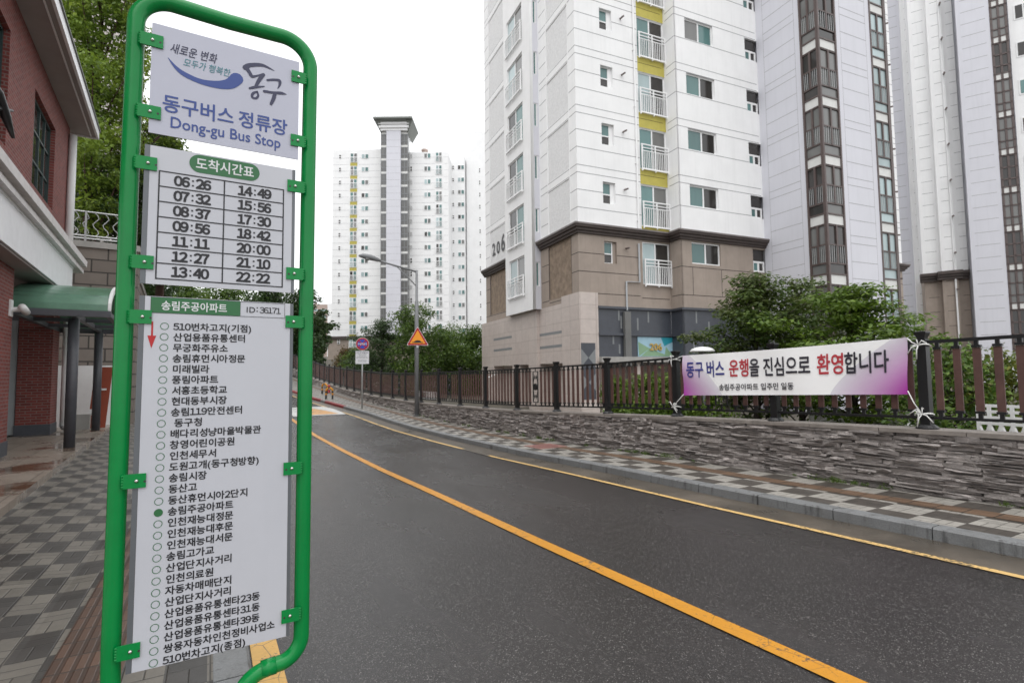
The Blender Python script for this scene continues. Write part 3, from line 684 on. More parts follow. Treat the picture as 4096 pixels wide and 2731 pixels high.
# ================================================================== BANNER
BV = FV-.10
(uL, zLt), (uL2, zLb) = RD.atx(2729, 1422, BV), RD.atx(2735, 1581, BV); (uR, zRt), (uR2, zRb) = RD.atx(3628, 1350, BV), RD.atx(3632, 1577, BV)
ban = thing('banner', 'white and purple welcome banner tied across the black fence', 'banner', RD.w(BV, (uL+uR)/2, (zLb+zRb)/2), RD.rot)
def bp(fx, fz, d=0):                            # fx 0..1 from its left end, fz 0..1 from its foot
    u = (uL+(uL2-uL)*(1-fz))*(1-fx)+(uR+(uR2-uR)*(1-fz))*fx; zt = zLt+(zRt-zLt)*fx; zb = zLb+(zRb-zLb)*fx
    sag = -.018*math.sin(math.pi*fx)*fz
    wv = .012*math.sin(fx*17+fz*2)*math.sin(math.pi*fx)+.013*math.exp(-fx*9)*math.sin(fz*7+fx*20)+.013*math.exp(-(1-fx)*9)*math.sin(fz*6-fx*22)
    return (wv-d, u-(uL+uR)/2, zb+(zt-zb)*fz+sag-(zLb+zRb)/2)
t_ = NT('banner_cloth'); s_ = t_.n('ShaderNodeSeparateXYZ'); t_.l(t_.uvs(), s_.inputs[0])
x_, y_ = s_.outputs[0], s_.outputs[1]
dl = t_.math('ADD', t_.math('MULTIPLY', x_, 5.2), t_.math('MULTIPLY', t_.math('POWER', y_, 1.3), 1.0)); dr = t_.math('ADD', t_.math('MULTIPLY', t_.math('SUBTRACT', 1., x_), 4.6), t_.math('MULTIPLY', t_.math('POWER', y_, 1.4), 1.0))
dm = t_.math('MINIMUM', dl, dr)
cl = t_.n('ShaderNodeValToRGB'); e = cl.color_ramp.elements
for p_, c_ in ((0, (.40, .02, .36)), (.28, (.52, .09, .48)), (.285, (.70, .34, .69)), (.74, (.78, .64, .80)), (.745, (.78, .72, .82)), (1., (.78, .76, .82))):
    if p_ in (0, 1.): q = e[0 if p_ == 0 else 1]; q.position = p_
    else: q = e.new(p_)
    q.color = (*c_, 1)
t_.l(t_.math('MULTIPLY', dm, .82), cl.inputs[0]); t_.l(cl.outputs[0], t_.b.inputs['Base Color']); t_.b.inputs['Roughness'].default_value = .55
t_.bump(t_.noise(t_.map(t_.uvs(), 40, 8, 1), 1.2, 3, .5), .25, .01); M['banner'] = t_.mat
mb = MB(); nx, nz = 140, 24; uvl = []
for j in range(nz+1):
    for i in range(nx+1): mb.v.append(bp(i/nx, j/nz)); uvl.append((i/nx, j/nz))
for j in range(nz):
    for i in range(nx): a = j*(nx+1)+i; mb.f.append((a, a+1, a+nx+2, a+nx+1))
mb.uv = uvl; o = mb.build('cloth', M['banner'], ban, True)
def btext(segs, mt, x0, x1, z0, z1, bold, nm='lettering'):
    # segs laid out one after another; z0,z1 as functions of fx so that the line follows the slope
    bodies = [(s, i) for s, i in segs]; wd = [sum(.42 if ch == ' ' else 1 for ch in s) for s, _ in bodies]; tot = sum(wd); x = 0
    for (s, mk), q in zip(bodies, wd):
        if s.strip():
            la, lb = x0+(x1-x0)*x/tot, x0+(x1-x0)*(x+q)/tot
            lead = (len(s)-len(s.lstrip()))*.42/tot*(x1-x0); tail = (len(s)-len(s.rstrip()))*.42/tot*(x1-x0)
            for body, xa, xb in [(s.strip(), la+lead, lb-tail)]:
                ht = MB(); text(ht, body, xa+.003, xb-.003, 0, 1, 0, bold, step=.0004); 
                outs = {'d': .004}
                ht.v = [bp(p[0], z0(p[0])+(z1(p[0])-z0(p[0]))*p[2], .008-p[1]) for p in ht.v]; ht.build(nm, M[mk], o)
        x += q
z0 = lambda x: .45-.05*x; z1 = lambda x: .83-.02*x
M['ban_blue'] = mat('banner_blue', (.05, .055, .26), .5, 0); M['ban_red'] = mat('banner_red', (.50, .045, .06), .5, 0); M['ban_ink'] = mat('banner_ink', (.035, .032, .045), .5, 0)
btext([('동구 버스', 'ban_blue'), (' 운행', 'ban_red'), ('을 진심으로 ', 'ban_ink'), ('환영', 'ban_red'), ('합니다', 'ban_ink')], 0, .024, .945, z0, z1, .019)
btext([('송림주공아파트 입주민 일동', 'ban_ink')], 0, .218, .592, lambda x: .115, lambda x: .265, .012)
def rope(pts): mb = MB(); mb.tube(pts, .008, 6); mb.build('rope', M['rope'], ban, True)
uc = (uL+uR)/2; zc = (zLb+zRb)/2
def knot(fx, fz, pu, pz, loops):
    c = bp(fx, fz, 0); p = (-.02, pu-uc, pz-zc)
    mb = MB(); mb.tube([c, ((c[0]+p[0])/2-.02, (c[1]+p[1])/2, (c[2]+p[2])/2-.012), p], .007, 6)
    rr = random.Random(int(pu*100+pz*10))
    mb.tube([(p[0]+.10*math.cos(t)+.10, p[1]+.085*math.sin(t), p[2]+.012*math.sin(2*t)) for t in [6.4*q/16 for q in range(17)]], .011, 6)
    for q in range(loops):
        th = rr.uniform(0, 6.28); L_ = rr.uniform(.07, .16)
        mb.tube([p, (p[0]-.03, p[1]+L_*.5*math.cos(th), p[2]+L_*.6*math.sin(th)+.03), (p[0]-.02, p[1]+L_*math.cos(th), p[2]+L_*math.sin(th)-.03)], .008, 5)
    mb.build('rope', M['rope'], ban, True)
pl, pr = PU[5], PU[3]
knot(0, .99, pl, ft(pl)-.06, 5); knot(0, .03, pl, wt(pl)+.20, 6); knot(1, .99, pr, ft(pr)-.06, 4); knot(1, .06, pr, wt(pr)+.20, 7)

# ================================================================== APARTMENT BLOCK WITH THE NUMBER 206
TH = .411
AF = Frame(-math.degrees(TH), (3.02+.17*math.cos(TH), 24.5+.17*math.sin(TH)))   # x along the street front, y back along the flank
apt = thing('apartment_building', 'white apartment block with brown tiled base and number 206 behind the fence', 'apartment building', AF.w(0, 0, 0), AF.rot)
FH = 2.93; F0 = 5.36; TOPZ = F0+FH*12; CZ = 8.30
def fl(k): return F0+FH*k                        # groove level at the top of storey k's lintel below
# storey k: window zone between fl(k)+.7 and fl(k)+2.85
mb = MB(); PT, PG = 2.17, 3.09
# white body above the cornice, in butted boxes
T1, T2, FX = -.83, -4.4, 11.15
mb.box(.22, 5.38, .22, 12.1, CZ, TOPZ); mb.box(5.38, FX, -.61, 12.1, CZ, TOPZ); 
mb.build('core_wall', M['white_wall'], apt)
def facade_x(y, x0, x1, z0, z1, holes, m, nm, th=.22, dn=-1, groove=(), gm=None, panels=()):
    """wall slab on the plane y (outward -y) with real openings; grooves are thin dark insets standing 3 mm proud"""
    xs = sorted({x0, x1}|{h for q in holes for h in q[:2]}); zs = sorted({z0, z1}|{h for q in holes for h in q[2:]})
    mb = MB()
    for a, b in zip(xs, xs[1:]):
        run = None
        for c, d in zip(zs, zs[1:]):
            xm, zm = (a+b)/2, (c+d)/2
            if any(q[0] < xm < q[1] and q[2] < zm < q[3] for q in holes):
                if run: mb.box(a, b, y, y+th, *run); run = None
            else: run = (run[0], d) if run else (c, d)
        if run: mb.box(a, b, y, y+th, *run)
    for g in groove: 
        a, b, zc = g; cut = [(a, b)]
        for q in holes:
            if q[2]-.02 < zc < q[3]+.02: cut = [p for c in cut for p in ((c[0], min(c[1], q[0])), (max(c[0], q[1]), c[1])) if p[1]-p[0] > .02]
        for p in cut: mb.box(p[0], p[1], y-.003, y+.02, zc-.018, zc+.018, 1)
    return mb.build(nm, [m, gm or M['groove']], apt)
def flank_y(x, y0, y1, z0, z1, m, nm, th=.22, groove=(), gm=None, holes=()):
    mb = MB(); ys = sorted({y0, y1}|{h for q in holes for h in q[:2]}); zs = sorted({z0, z1}|{h for q in holes for h in q[2:]})
    for a, b in zip(ys, ys[1:]):
        for c, d in zip(zs, zs[1:]):
            if not any(q[0] < (a+b)/2 < q[1] and q[2] < (c+d)/2 < q[3] for q in holes): mb.box(x, x+th, a, b, c, d)
    for a, b, zc in groove: mb.box(x-.003, x+.02, a, b, zc-.018, zc+.018, 1)
    return mb.build(nm, [m, gm or M['groove']], apt)
GL = ['glass_teal', 'glass_dark', 'glass_grey', 'glass_pale']
def win_x(nm, y, x0, x1, z0, z1, split=.5, g=('glass_teal', 'glass_dark'), vert=True, fw_=.055, par=apt, sill=False, fr='frame_white', dep=.06):
    """two-light window on a plane facing -y"""
    mb = MB(); xm = x0+(x1-x0)*split; zm = z0+(z1-z0)*split
    bars = [(x0, x1, z0, z0+fw_), (x0, x1, z1-fw_, z1), (x0, x0+fw_, z0+fw_, z1-fw_), (x1-fw_, x1, z0+fw_, z1-fw_)]
    bars += [(xm-fw_*.6, xm+fw_*.6, z0+fw_, z1-fw_)] if vert else [(x0+fw_, x1-fw_, zm-fw_*.6, zm+fw_*.6)]
    for a, b, c, d in bars: mb.box(a, b, y, y+dep, c, d)
    if sill: mb.box(x0-.04, x1+.04, y-.04, y+.02, z0-.05, z0-.002)
    o = mb.build(nm, M[fr], par)
    cells = ([(x0+fw_, xm-fw_*.6, z0+fw_, z1-fw_), (xm+fw_*.6, x1-fw_, z0+fw_, z1-fw_)] if vert else [(x0+fw_, x1-fw_, zm+fw_*.6, z1-fw_), (x0+fw_, x1-fw_, z0+fw_, zm-fw_*.6)])
    for q, (a, b, c, d) in enumerate(cells):
        mb = MB(); mb.box(a, b, y+dep*.5+.012*q, y+dep*.5+.012*q+.008, c, d); mb.build('pane', M[g[q]], o)
    return o
def rail_x(y, x0, x1, z0, z1, n=6, par=apt):
    mb = MB(); t = .028; xm = (x0+x1)/2
    mb.box(x0-.05, x1+.05, y-t, y+t, z1-t, z1+t)
    for z in (z1-.17, z1-.32, z0+.03): mb.box(x0, x1, y-.02, y+.02, z-.02, z+.02)
    mb.box(x0, x1, y-.03, y+.05, z0-.03, z0+.01)
    for x in (x0, xm, x1): mb.box(x-t, x+t, y-.031, y+.031, z0-.10, z1-t)
    for s in (x0, xm):
        for i in range(n): x = s+(xm-x0)*(i+1)/(n+1); mb.box(x-.014, x+.014, y-.014, y+.014, z0+.05, z1-.34)
    return mb.build('railing', M['rail_white'], par)
rw = random.Random(3); NF = 5
# wing beside the corner: tan storey k=0 then white storeys
gr1 = lambda ks: [(0.0, 3.78, fl(k)+d) for k in ks for d in (0, .37, 1.24, 2.1)]
hs_w = []; hs_t = []
for k in range(0, NF+1):
    q = [(1.44, 2.16, fl(k)+1.59, fl(k)+2.66), (3.68, 5.38, fl(k)+.70, fl(k)+2.84)]
    (hs_t if k == 0 else hs_w).extend(q)
facade_x(0, 0, 5.38, CZ, TOPZ, hs_w, M['white_wall'], 'front_wall', groove=[g for g in gr1(range(1, 12)) if g[2] > CZ+.5])
facade_x(0, 0, 5.38, 4.86, CZ, hs_t, M['tan'], 'front_wall', groove=[(0, 3.5, F0+.09), (0, 3.5, 6.48), (0, 3.5, 7.36), (3.6, 5.3, F0+.0)], gm=M['tan_groove'])
for k in range(0, NF+1):
    z = fl(k)
    win_x('small_window', .13, 1.44, 1.98, z+1.59, z+2.66, .45, (GL[0], GL[1]), False, .05)
    mb = MB(); mb.box(1.98, 2.159, .13, .2, z+1.59, z+2.66); mb.box(1.441, 2.159, .2, .21, z+1.591, z+2.659); mb.build('window_reveal', M['white_wall' if k else 'tan'], apt)
    mb = MB(); mb.tube([(2.69, -.01, z+2.40), (2.69, -.30, z+2.36)], .045, 10); mb.build('vent', M['vent'], apt)
    a = rw.choice(((0, 1), (3, 1), (0, 1), (2, 1), (0, 2)))
    win_x('balcony_window', .05, 3.68, 5.38, z+.70, z+2.84, .48, (GL[a[0]], GL[a[1]]), True, .06)
    rail_x(-.12, 3.74, 5.36, z+.66, z+1.92)
    if k:
        mb = MB(); mb.box(3.68, 5.38, -.004, .05, z-.08 if k > 1 else CZ+.42, z+.699); mb.box(3.70, 5.2, -.007, .01, z+.36, z+.39, 1); mb.build('ochre_panel', [M['yellow_panel'], mat('ochre_groove', (.14, .12, .03), .8, .1)], apt)
mb = MB(); mb.tube([(3.45, -.07, CZ+.4), (3.45, -.07, fl(NF)+4)], .045, 10)
for k in range(1, NF+2): mb.box(3.38, 3.52, -.10, .0, fl(k)+.9, fl(k)+.96)
mb.build('downpipe', M['rail_white'], apt)
mb = MB(); mb.tube([(3.42, -.07, 8.05), (3.42, -.07, 6.12), (2.62, -.07, 6.10), (2.62, -.07, 4.70)], .045, 10); mb.build('downpipe', M['pipe'], apt)
mb = MB(); mb.box(2.40, 2.74, -.20, -.02, 2.0, 4.62); mb.build('pipe_casing', mat('casing_grey', (.14, .14, .135), .6, .1, 2), apt)
# projecting wing
hs_w = []; hs_t = []
for k in range(0, NF+1):
    q = [(6.08, 7.98, fl(k)+1.74, fl(k)+2.86), (10.26, 11.15, fl(k)+1.60, fl(k)+2.83)]
    (hs_t if k == 0 else hs_w).extend(q)
gr2 = [(5.4, 11.05, fl(k)+d) for k in range(1, 12) for d in (.33, 1.70, 2.88) if fl(k)+d > CZ+.5]
facade_x(T1, 5.38, FX, CZ, TOPZ, hs_w, M['white_wall'], 'front_wall', groove=gr2)
facade_x(T1, 5.38, FX, 4.86, CZ, hs_t, M['tan'], 'front_wall', groove=[(5.4, 11.1, 6.92), (5.4, 11.1, 5.5)], gm=M['tan_groove'])
mb = MB()
for x in (6.1, 8.0, 10.2): mb.box(x-.015, x+.015, T1-.003, T1+.02, 5.5, 6.9)
mb.build('joint', M['tan_groove'], apt)
flank_y(5.378, T1, -.002, CZ, TOPZ, M['white_wall'], 'return_wall', .1, [(T1+.0, -.15, fl(k)+d) for k in range(1, 12) for d in (.33, 1.70, 2.88) if fl(k)+d > CZ+.5])
flank_y(5.378, T1, -.002, 4.86, CZ, M['tan'], 'return_wall', .1, [(T1, -.1, 6.92), (T1, -.1, 5.5)], M['tan_groove'])
for k in range(0, NF+1):
    z = fl(k); a = rw.choice(((0, 1), (1, 0), (2, 0), (0, 1)))
    win_x('sliding_window', T1+.08, 6.08, 7.98, z+1.74, z+2.86, .5, (GL[a[0]], GL[a[1]]), True, .07)
    mb = MB(); mb.box(10.30, 11.10, T1+.10, T1+.14, z+2.22, z+2.80); p = win_x('corner_window', T1+.06, 10.26, 11.13, z+1.60, z+2.20, .5, (GL[0], GL[1]), True, .10)
    mb.build('pane', M['glass_dark'], p)
# cornice between the storeys: an L-profile run round every corner
def cornice_run(path, z0, parent, nm='cornice'):
    mb = MB()
    prof = [(0, 0), (.10, 0), (.12, .10), (.19, .12), (.21, .22), (.29, .25), (.31, .34), (.34, .36), (.34, .44), (0, .46)]
    rings = []
    for i, (x, y) in enumerate(path):
        d0 = np.array(path[i])-np.array(path[i-1]) if i else None; d1 = np.array(path[i+1])-np.array(path[i]) if i < len(path)-1 else None
        ns = []
        for d in (d0, d1):
            if d is not None: d = d/np.linalg.norm(d); ns.append(np.array([d[1], -d[0]]))
        n = ns[0] if len(ns) == 1 else (ns[0]+ns[1])/(1+ns[0]@ns[1])
        rings.append([(x+n[0]*a, y+n[1]*a, z0+b) for a, b in prof])
    m = len(prof); vs_ = [p for r in rings for p in r]
    for i in range(len(rings)-1):
        for k in range(m-1): mb.add([rings[i][k], rings[i][k+1], rings[i+1][k+1], rings[i+1][k]], [(0, 1, 2, 3)], 1 if k >= 7 else 0)
    for r in (rings[0], rings[-1]): mb.add(r, [tuple(range(m))], 0)
    return mb.build(nm, [M['cornice'], M['cornice_top']], parent)
cornice_run([(-.0, 3.90), (-.0, 0), (5.38, 0), (5.38, T1), (FX+.05, T1)], CZ-.02, apt)
cornice_run([(0, 12.4), (0, 7.82)], CZ-.02, apt)
# flank (left face)
yl = 12.25
gfl = lambda a, b, dz: [(a, b, fl(k)+d) for k in range(1, 12) for d in dz if fl(k)+d > CZ+.5]
flank_y(0, .22, .66, CZ, TOPZ, M['white_wall'], 'flank_wall', .2, gfl(.003, .66, (0, .37, 1.24, 2.1)))
flank_y(.03, .66, 3.0, CZ, TOPZ, M['white_rough'], 'rough_panel', .19)
flank_y(0, 3.0, 4.2, CZ, TOPZ, M['white_wall'], 'flank_wall', .2, gfl(3.0, 3.8, (0, .37, 1.24, 2.1)))
for k in range(2, 12):
    z = fl(k)
    for ya, yb in ((.66, 3.0), (8.6, 11.45)):
        mb = MB(); mb.box(0, .03, ya, yb, z-.06, z+.42)
        for q in (-.002, .37): mb.box(-.003, .0, ya, yb, z+q-.018, z+q+.018, 1)
        mb.build('band', [M['white_wall'], M['groove']], apt)
flank_y(.03, 7.6, 11.45, CZ, TOPZ, M['white_rough'], 'rough_panel', .19)
flank_y(0, 11.45, yl, CZ, TOPZ, M['white_wall'], 'flank_wall', .2, gfl(11.45, yl, (0, .37, 1.24, 2.1)))
mb = MB(); mb.box(.2, FX, 12.09, yl, CZ, TOPZ); mb.build('rear_wall', M['white_wall'], apt)
flank_y(0, .22, .66, 5.0, CZ, M['tan'], 'flank_wall', .2, [(.003, .66, z) for z in (5.45, 6.48, 7.36)], M['tan_groove'])
flank_y(.05, .66, 3.0, 5.45, CZ, M['tan_rough'], 'rough_panel', .17)
flank_y(0, .66, 3.0, 5.0, 5.45, M['tan'], 'flank_wall', .2, [(.7, 3.0, 5.32)], M['tan_groove'])
flank_y(0, 3.0, 4.2, 5.0, CZ, M['tan'], 'flank_wall', .2, [(3.0, 3.8, z) for z in (5.45, 6.48, 7.36)], M['tan_groove'])
flank_y(.05, 7.6, 11.45, 5.6, CZ, M['tan_rough'], 'rough_panel', .17)
flank_y(0, 4.2, 11.45, 5.0, 5.6, M['tan'], 'flank_wall', .2, [(8.0, 11.45, 5.55)], M['tan_groove'])
flank_y(0, 11.45, yl, 5.0, CZ, M['tan'], 'flank_wall', .2, [(11.45, yl, z) for z in (5.55, 6.48, 7.36)], M['tan_groove'])
mb = MB()
for y in (.66, 3.0, 11.45): mb.box(-.003, .02, y-.014, y+.014, 5.5, CZ)
for y in (.68, 2.98, 11.43): mb.box(-.012, .05, y-.03, y+.03, CZ+.5, TOPZ, 1)
mb.build('joint', [M['tan_groove'], M['white_wall']], apt)
# oriel bay with its windows on the flank
BX, B0, B1, BB = -.45, 3.93, 7.75, 5.12
ho = [(5.05, 7.2, fl(k)+.74, fl(k)+2.92) for k in range(0, NF+1)]
flank_y(BX, B0+.12, B1, BB, TOPZ, M['white_wall'], 'oriel_wall', .15, holes=ho)
hr = [(-.30, -.06, fl(k)+1.0, fl(k)+2.3) for k in range(0, NF+1)]
mb = MB(); zs = [BB]+[z for h in hr for z in h[2:]]+[TOPZ]
for i in range(0, len(zs), 2): mb.box(BX+.12, 0, B0, B0+.12, zs[i], zs[i+1])
for h in hr: mb.box(BX+.12, h[0], B0, B0+.12, h[2], h[3]); mb.box(h[1], 0, B0, B0+.12, h[2], h[3])
mb.build('oriel_return', M['grey_panel'], apt)
mb = MB(); mb.tube([(BX+.12, B0+.12, BB), (BX+.12, B0+.12, TOPZ)], .1195, 16); mb.build('oriel_corner', M['white_wall'], apt, True)
mb = MB(); mb.box(BX+.15, 0, B1-.1, B1-.003, BB+.001, TOPZ-.001); mb.box(BX+.15, 0, B0+.12, B1-.1, BB+.02, BB+.12); mb.build('oriel_soffit', M['white_wall'], apt)
def turn(o): # build on a plane facing -y, then turn it to face the flank (-x)
    me = o.data; me.transform(Matrix(((0, 1, 0, 0), (-1, 0, 0, 0), (0, 0, 1, 0), (0, 0, 0, 1))))
    for c in o.children: turn(c)
    return o
for k in range(0, NF+1):
    z = fl(k); a = rw.choice(((1, 3), (3, 2), (1, 3), (1, 0)))
    turn(win_x('bay_window', BX+.06, -7.2, -5.05, z+.74, z+2.92, .5, (GL[a[0]], GL[a[1]]), True, .07))
    turn(rail_x(BX-.10, -7.22, -5.03, z+.70, z+1.78))
    win_x('side_window', B0+.03, -.30, -.06, z+1.0, z+2.3, .72, (GL[0], GL[1]), True, .035)
# painted block number
mb = MB()
for ch, ya, yb, za, zb in (('2', 11.05, 10.52, 9.47, 10.30), ('0', 10.30, 9.72, 9.45, 10.26), ('6', 9.50, 8.90, 9.42, 10.56)):
    v_, f_ = glyphs(ch, .02); lo_, hi_ = v_.min(0), v_.max(0)
    mb.add([(-.004, ya+(yb-ya)*(a-lo_[0])/(hi_[0]-lo_[0]), za+(zb-za)*(b-lo_[1])/(hi_[1]-lo_[1])) for a, b in v_], f_)
mb.build('block_number', mat('number_grey', (.06, .06, .065), .6, .05), apt)
# tiled base
def wall_tile(y0, y1, z1, x=-.20, z0=2.2): mb.box(x, .2, y0, y1, z0, z1)
mb = MB(); wall_tile(.0, 1.70, 5.48, -.02); wall_tile(1.70, 4.22, 5.14, -.02); wall_tile(4.22, 12.75, 5.12, -.16)
for a, b in ((0, 1.7), (4.22, 5.3), (6.6, 7.55), (10.55, 12.75)): mb.box(-.02 if a < 4 else -.16, .5, a, b, -.6, 2.2)
mb.box(-.02, .86, -.021, -.001, -.6, 5.48); mb.box(.2, 1.0, .001, .3, -.6, 4.8); mb.build('tiled_base', M['tile'], apt)
mb = MB(); mb.box(.5, .6, .3, 12.7, -.6, 2.2); mb.box(1.0, 12, 3.0, 3.1, -.6, 2.4); mb.build('undercroft_wall', M['tile'], apt)
for a, b, z, x in ((1.72, 4.16, 3.74, -.02), (1.72, 4.16, 3.06, -.02), (7.6, 10.55, 3.90, -.16), (7.6, 10.55, 3.2, -.16)): mb = MB(); mb.box(x-.004, x+.02, a, b, z-.07, z+.07); mb.build('wall_slot', M['slate_light'], apt)
mb = MB(); x0, x1, zt = .02, .80, 3.09
mb.box(x0, x1, -.026, -.0, .45, zt, 0)
for zc in (2.40, 1.25):
    for s in (1, -1):
        xe = x1 if s > 0 else x0; xm = (x0+x1)/2
        mb.plate([(xe, zc+.42), (xm, zc), (xe, zc-.42)][::s], -.032, -.027, 1)
mb.build('pattern_panel', [M['slate'], M['slate_light']], apt)
mb = MB(); mb.box(.862, 1.0, -.03, .0, 2.2, 5.48); mb.build('trim', M['tile'], apt)
# slate-clad ground storey on the street side
mb = MB(); mb.box(1.0, 5.37, .02, .2, 2.45, 4.86); mb.box(5.37, FX, T1+.02, T1+.2, 2.45, 4.86); mb.box(5.372, 5.5, T1+.02, .02, 2.45, 4.86)
for a, b, z in ((1.0, 5.36, 4.74), (1.0, 5.36, 3.46)): mb.box(a, b, -.10, .02, z, z+.12)
for z in (4.74, 3.46): mb.box(5.27, FX, T1-.10, T1+.02, z, z+.12); mb.box(5.27, 5.372, T1+.02, -.10, z, z+.12)
mb.build('slate_cladding', M['slate'], apt)
for x, z, h, y in ((2.15, 4.2, .5, .014), (2.28, 3.8, .62, .014), (1.8, 3.05, .4, .014), (2.15, 2.6, .45, .014), (3.9, 4.15, .55, .014), (3.25, 3.75, .6, .014), (4.9, 2.9, .45, .014), (6.2, 4.1, .6, T1+.014), (7.0, 3.6, .6, T1+.014), (6.0, 2.6, .6, T1+.014)):
    mb = MB(); mb.box(x, x+.09, y, y+.016, z, z+h); mb.build('slate_inlay', M['slate_light'], apt)
mb = MB(); mb.box(1.0, 5.36, -.25, .2, 2.18, 2.44); mb.box(5.37, FX, T1-.25, .2, 2.18, 2.44); mb.build('lintel_beam', M['concrete'], apt)
for x in (1.15, 3.1, 5.6, 8.2, 10.6): mb = MB(); mb.box(x, x+.4, .01, .4, -.6, 2.18); mb.build('undercroft_pier', M['tile'], apt)
mb = MB(); mb.box(3.24, 5.42, -.02, .012, 2.46, 3.43); sp = mb.build('number_sign', M['sky_print'], apt); sp['label'] = 'pale blue sign panel with gold 206'
mb = MB(); mb.plate([(3.26, 3.18), (3.95, 2.86), (3.30, 2.48)], -.026, -.021); mb.plate([(3.95, 2.86), (5.15, 2.48), (3.4, 2.48)], -.026, -.021); mb.plate([(4.95, 2.95), (5.40, 2.48), (4.85, 2.48)], -.027, -.021); mb.build('print', M['sage_print'], sp)
mb = MB(); mb.plate([(4.65, 3.42), (5.40, 3.42), (5.40, 3.22), (4.85, 2.98)], -.026, -.021); mb.build('print', M['aqua_print'], sp)
mb = MB(); v_, f_ = glyphs('206', .022); lo_, hi_ = v_.min(0), v_.max(0)
for dy in (-.075, -.06, -.045): mb.add([(3.93+.75*(a-lo_[0])/(hi_[0]-lo_[0]), dy, 2.76+.36*(b-lo_[1])/(hi_[1]-lo_[1])) for a, b in v_], f_)
mb.build('numeral', M['gold'], sp)
# stair tower
mb = MB(); PF = -3.45
mb.box(FX+.23, 16.4, T2+.32, 1.0, -.6, TOPZ); mb.build('tower_wall', M['grey_panel'], apt)
mb = MB(); mb.box(FX+.0, FX+.23, PF, T1+.0, -.6, TOPZ)
for k in range(0, 12):
    for d in (.0, .79, 1.63, 2.54): mb.box(FX-.003, FX+.02, PF+.30, T1-.45, fl(k)+d-.014, fl(k)+d+.014, 1)
for y in (PF+.30, T1-.45): mb.box(FX-.002, FX+.02, y-.008, y+.008, 5, TOPZ, 1)
mb.build('tower_wall', [M['grey_panel'], M['groove']], apt)
gx0, gx1, px1 = FX, FX+1.35, FX+4.05
mb = MB(); mb.box(gx1, px1, T2, T2+.3, -.6, TOPZ)
for k in range(0, 13):
    for d in (.0, .79, 1.63, 2.54): mb.box(gx1+.35, px1-.35, T2-.003, T2+.02, fl(k)+d-.014, fl(k)+d+.014, 1)
for x in (gx1+.35, px1-.35): mb.box(x-.008, x+.008, T2-.002, T2+.02, 5, TOPZ, 1)
mb.build('tower_wall', [M['grey_panel'], M['groove']], apt)
def glazed(y, x0, x1, z, gl_=('glass_grey', 'glass_grey', 'glass_dark'), nm='glazed_bay'):
    """one storey of brown-framed stair glazing facing -y, storey floor at z"""
    mb = MB(); t = .05
    for zz in (z, z+.53, z+1.05, z+1.95, z+FH-.02): mb.box(x0, x1, y-.02, y+.06, zz-.035, zz+.035)
    for x in (x0+t, (x0+x1)/2, x1-t): mb.box(x-t, x+t, y-.035, y+.08, z+(0 if x != (x0+x1)/2 else 1.05), z+FH)
    o = mb.build(nm, M['brown_frame'], apt)
    mb = MB(); mb.box(x0+.1, x1-.1, y+.02, y+.04, z+.04, z+.52); mb.build('spandrel', M['spandrel'], o)
    mb = MB(); mb.box(x0+.1, x1-.1, y+.03, y+.04, z+.55, z+FH-.05); mb.build('pane', M[rw.choice(gl_)], o)
    mb = MB()
    for i in range(8): x = x0+.14+(x1-x0-.28)*i/7; mb.box(x-.012, x+.012, y-.012, y+.012, z+1.10, z+1.95)
    mb.build('railing', M['galv'], o); return o
for k in range(-1, 8):
    z = fl(k)+.40
    o = glazed(T2, gx0, gx1, z)
    o2 = glazed(gx0, 0, T2-0 if False else .95, z)
    for q in [o2]+list(o2.children):             # left-facing leaf of the corner glazing
        q.data.transform(Matrix(((0, 1, 0, 0), (-1, 0, 0, PF), (0, 0, 1, 0), (0, 0, 0, 1))))
    glazed(T2, px1, px1+1.25, z, ('glass_pale',))  # opaque pale panes: the bright sky seen through is put into their colour
mb = MB(); mb.box(gx0-.03, gx0+.09, T2-.03, T2+.09, -.6, TOPZ); mb.box(px1+1.25, px1+1.37, T2-.02, T2+.1, -.6, TOPZ); mb.build('corner_mullion', M['brown_frame'], apt)
# far wing, seen past the tower
EX0, EX1 = 16.4, 25.6
mb = MB(); mb.box(EX0, EX1, .6, 12, CZ, TOPZ); 
for k in range(1, 12):
    for d in (0, .37, 1.24, 2.1): mb.box(21.9, EX1+.003, .597, .62, fl(k)+d-.018, fl(k)+d+.018, 1)
mb.build('far_wing_wall', [M['white_wall'], M['groove']], apt)
mb = MB(); mb.box(EX0, EX1-.02, .62, 12, 4.9, CZ); mb.box(EX0, EX1-.02, .7, 12, -.6, 4.9, 1)
for z in (5.5, 6.5, 7.4): mb.box(22, EX1-.02, .617, .64, z-.018, z+.018, 2)
mb.build('far_wing_base', [M['tan'], M['tile'], M['tan_groove']], apt)
cornice_run([(20.2, .6), (EX1, .6), (EX1, 5)], CZ-.02, apt)
for k in range(0, 8):
    z = fl(k); win_x('balcony_window', .54, 21.3, 22.2, z+.70, z+2.84, .5, ('glass_teal', 'glass_dark'), True, .07); rail_x(.44, 21.3, 22.2, z+.66, z+1.92, 5)
    mb = MB(); mb.tube([(EX1-.75, .6, z+2.4), (EX1-.75, .2, z+2.3)], .06, 8); mb.build('vent', M['vent'], apt)
mb = MB(); mb.tube([(23.1, .52, 5), (23.1, .52, TOPZ)], .06, 8); mb.build('downpipe', M['rail_white'], apt)

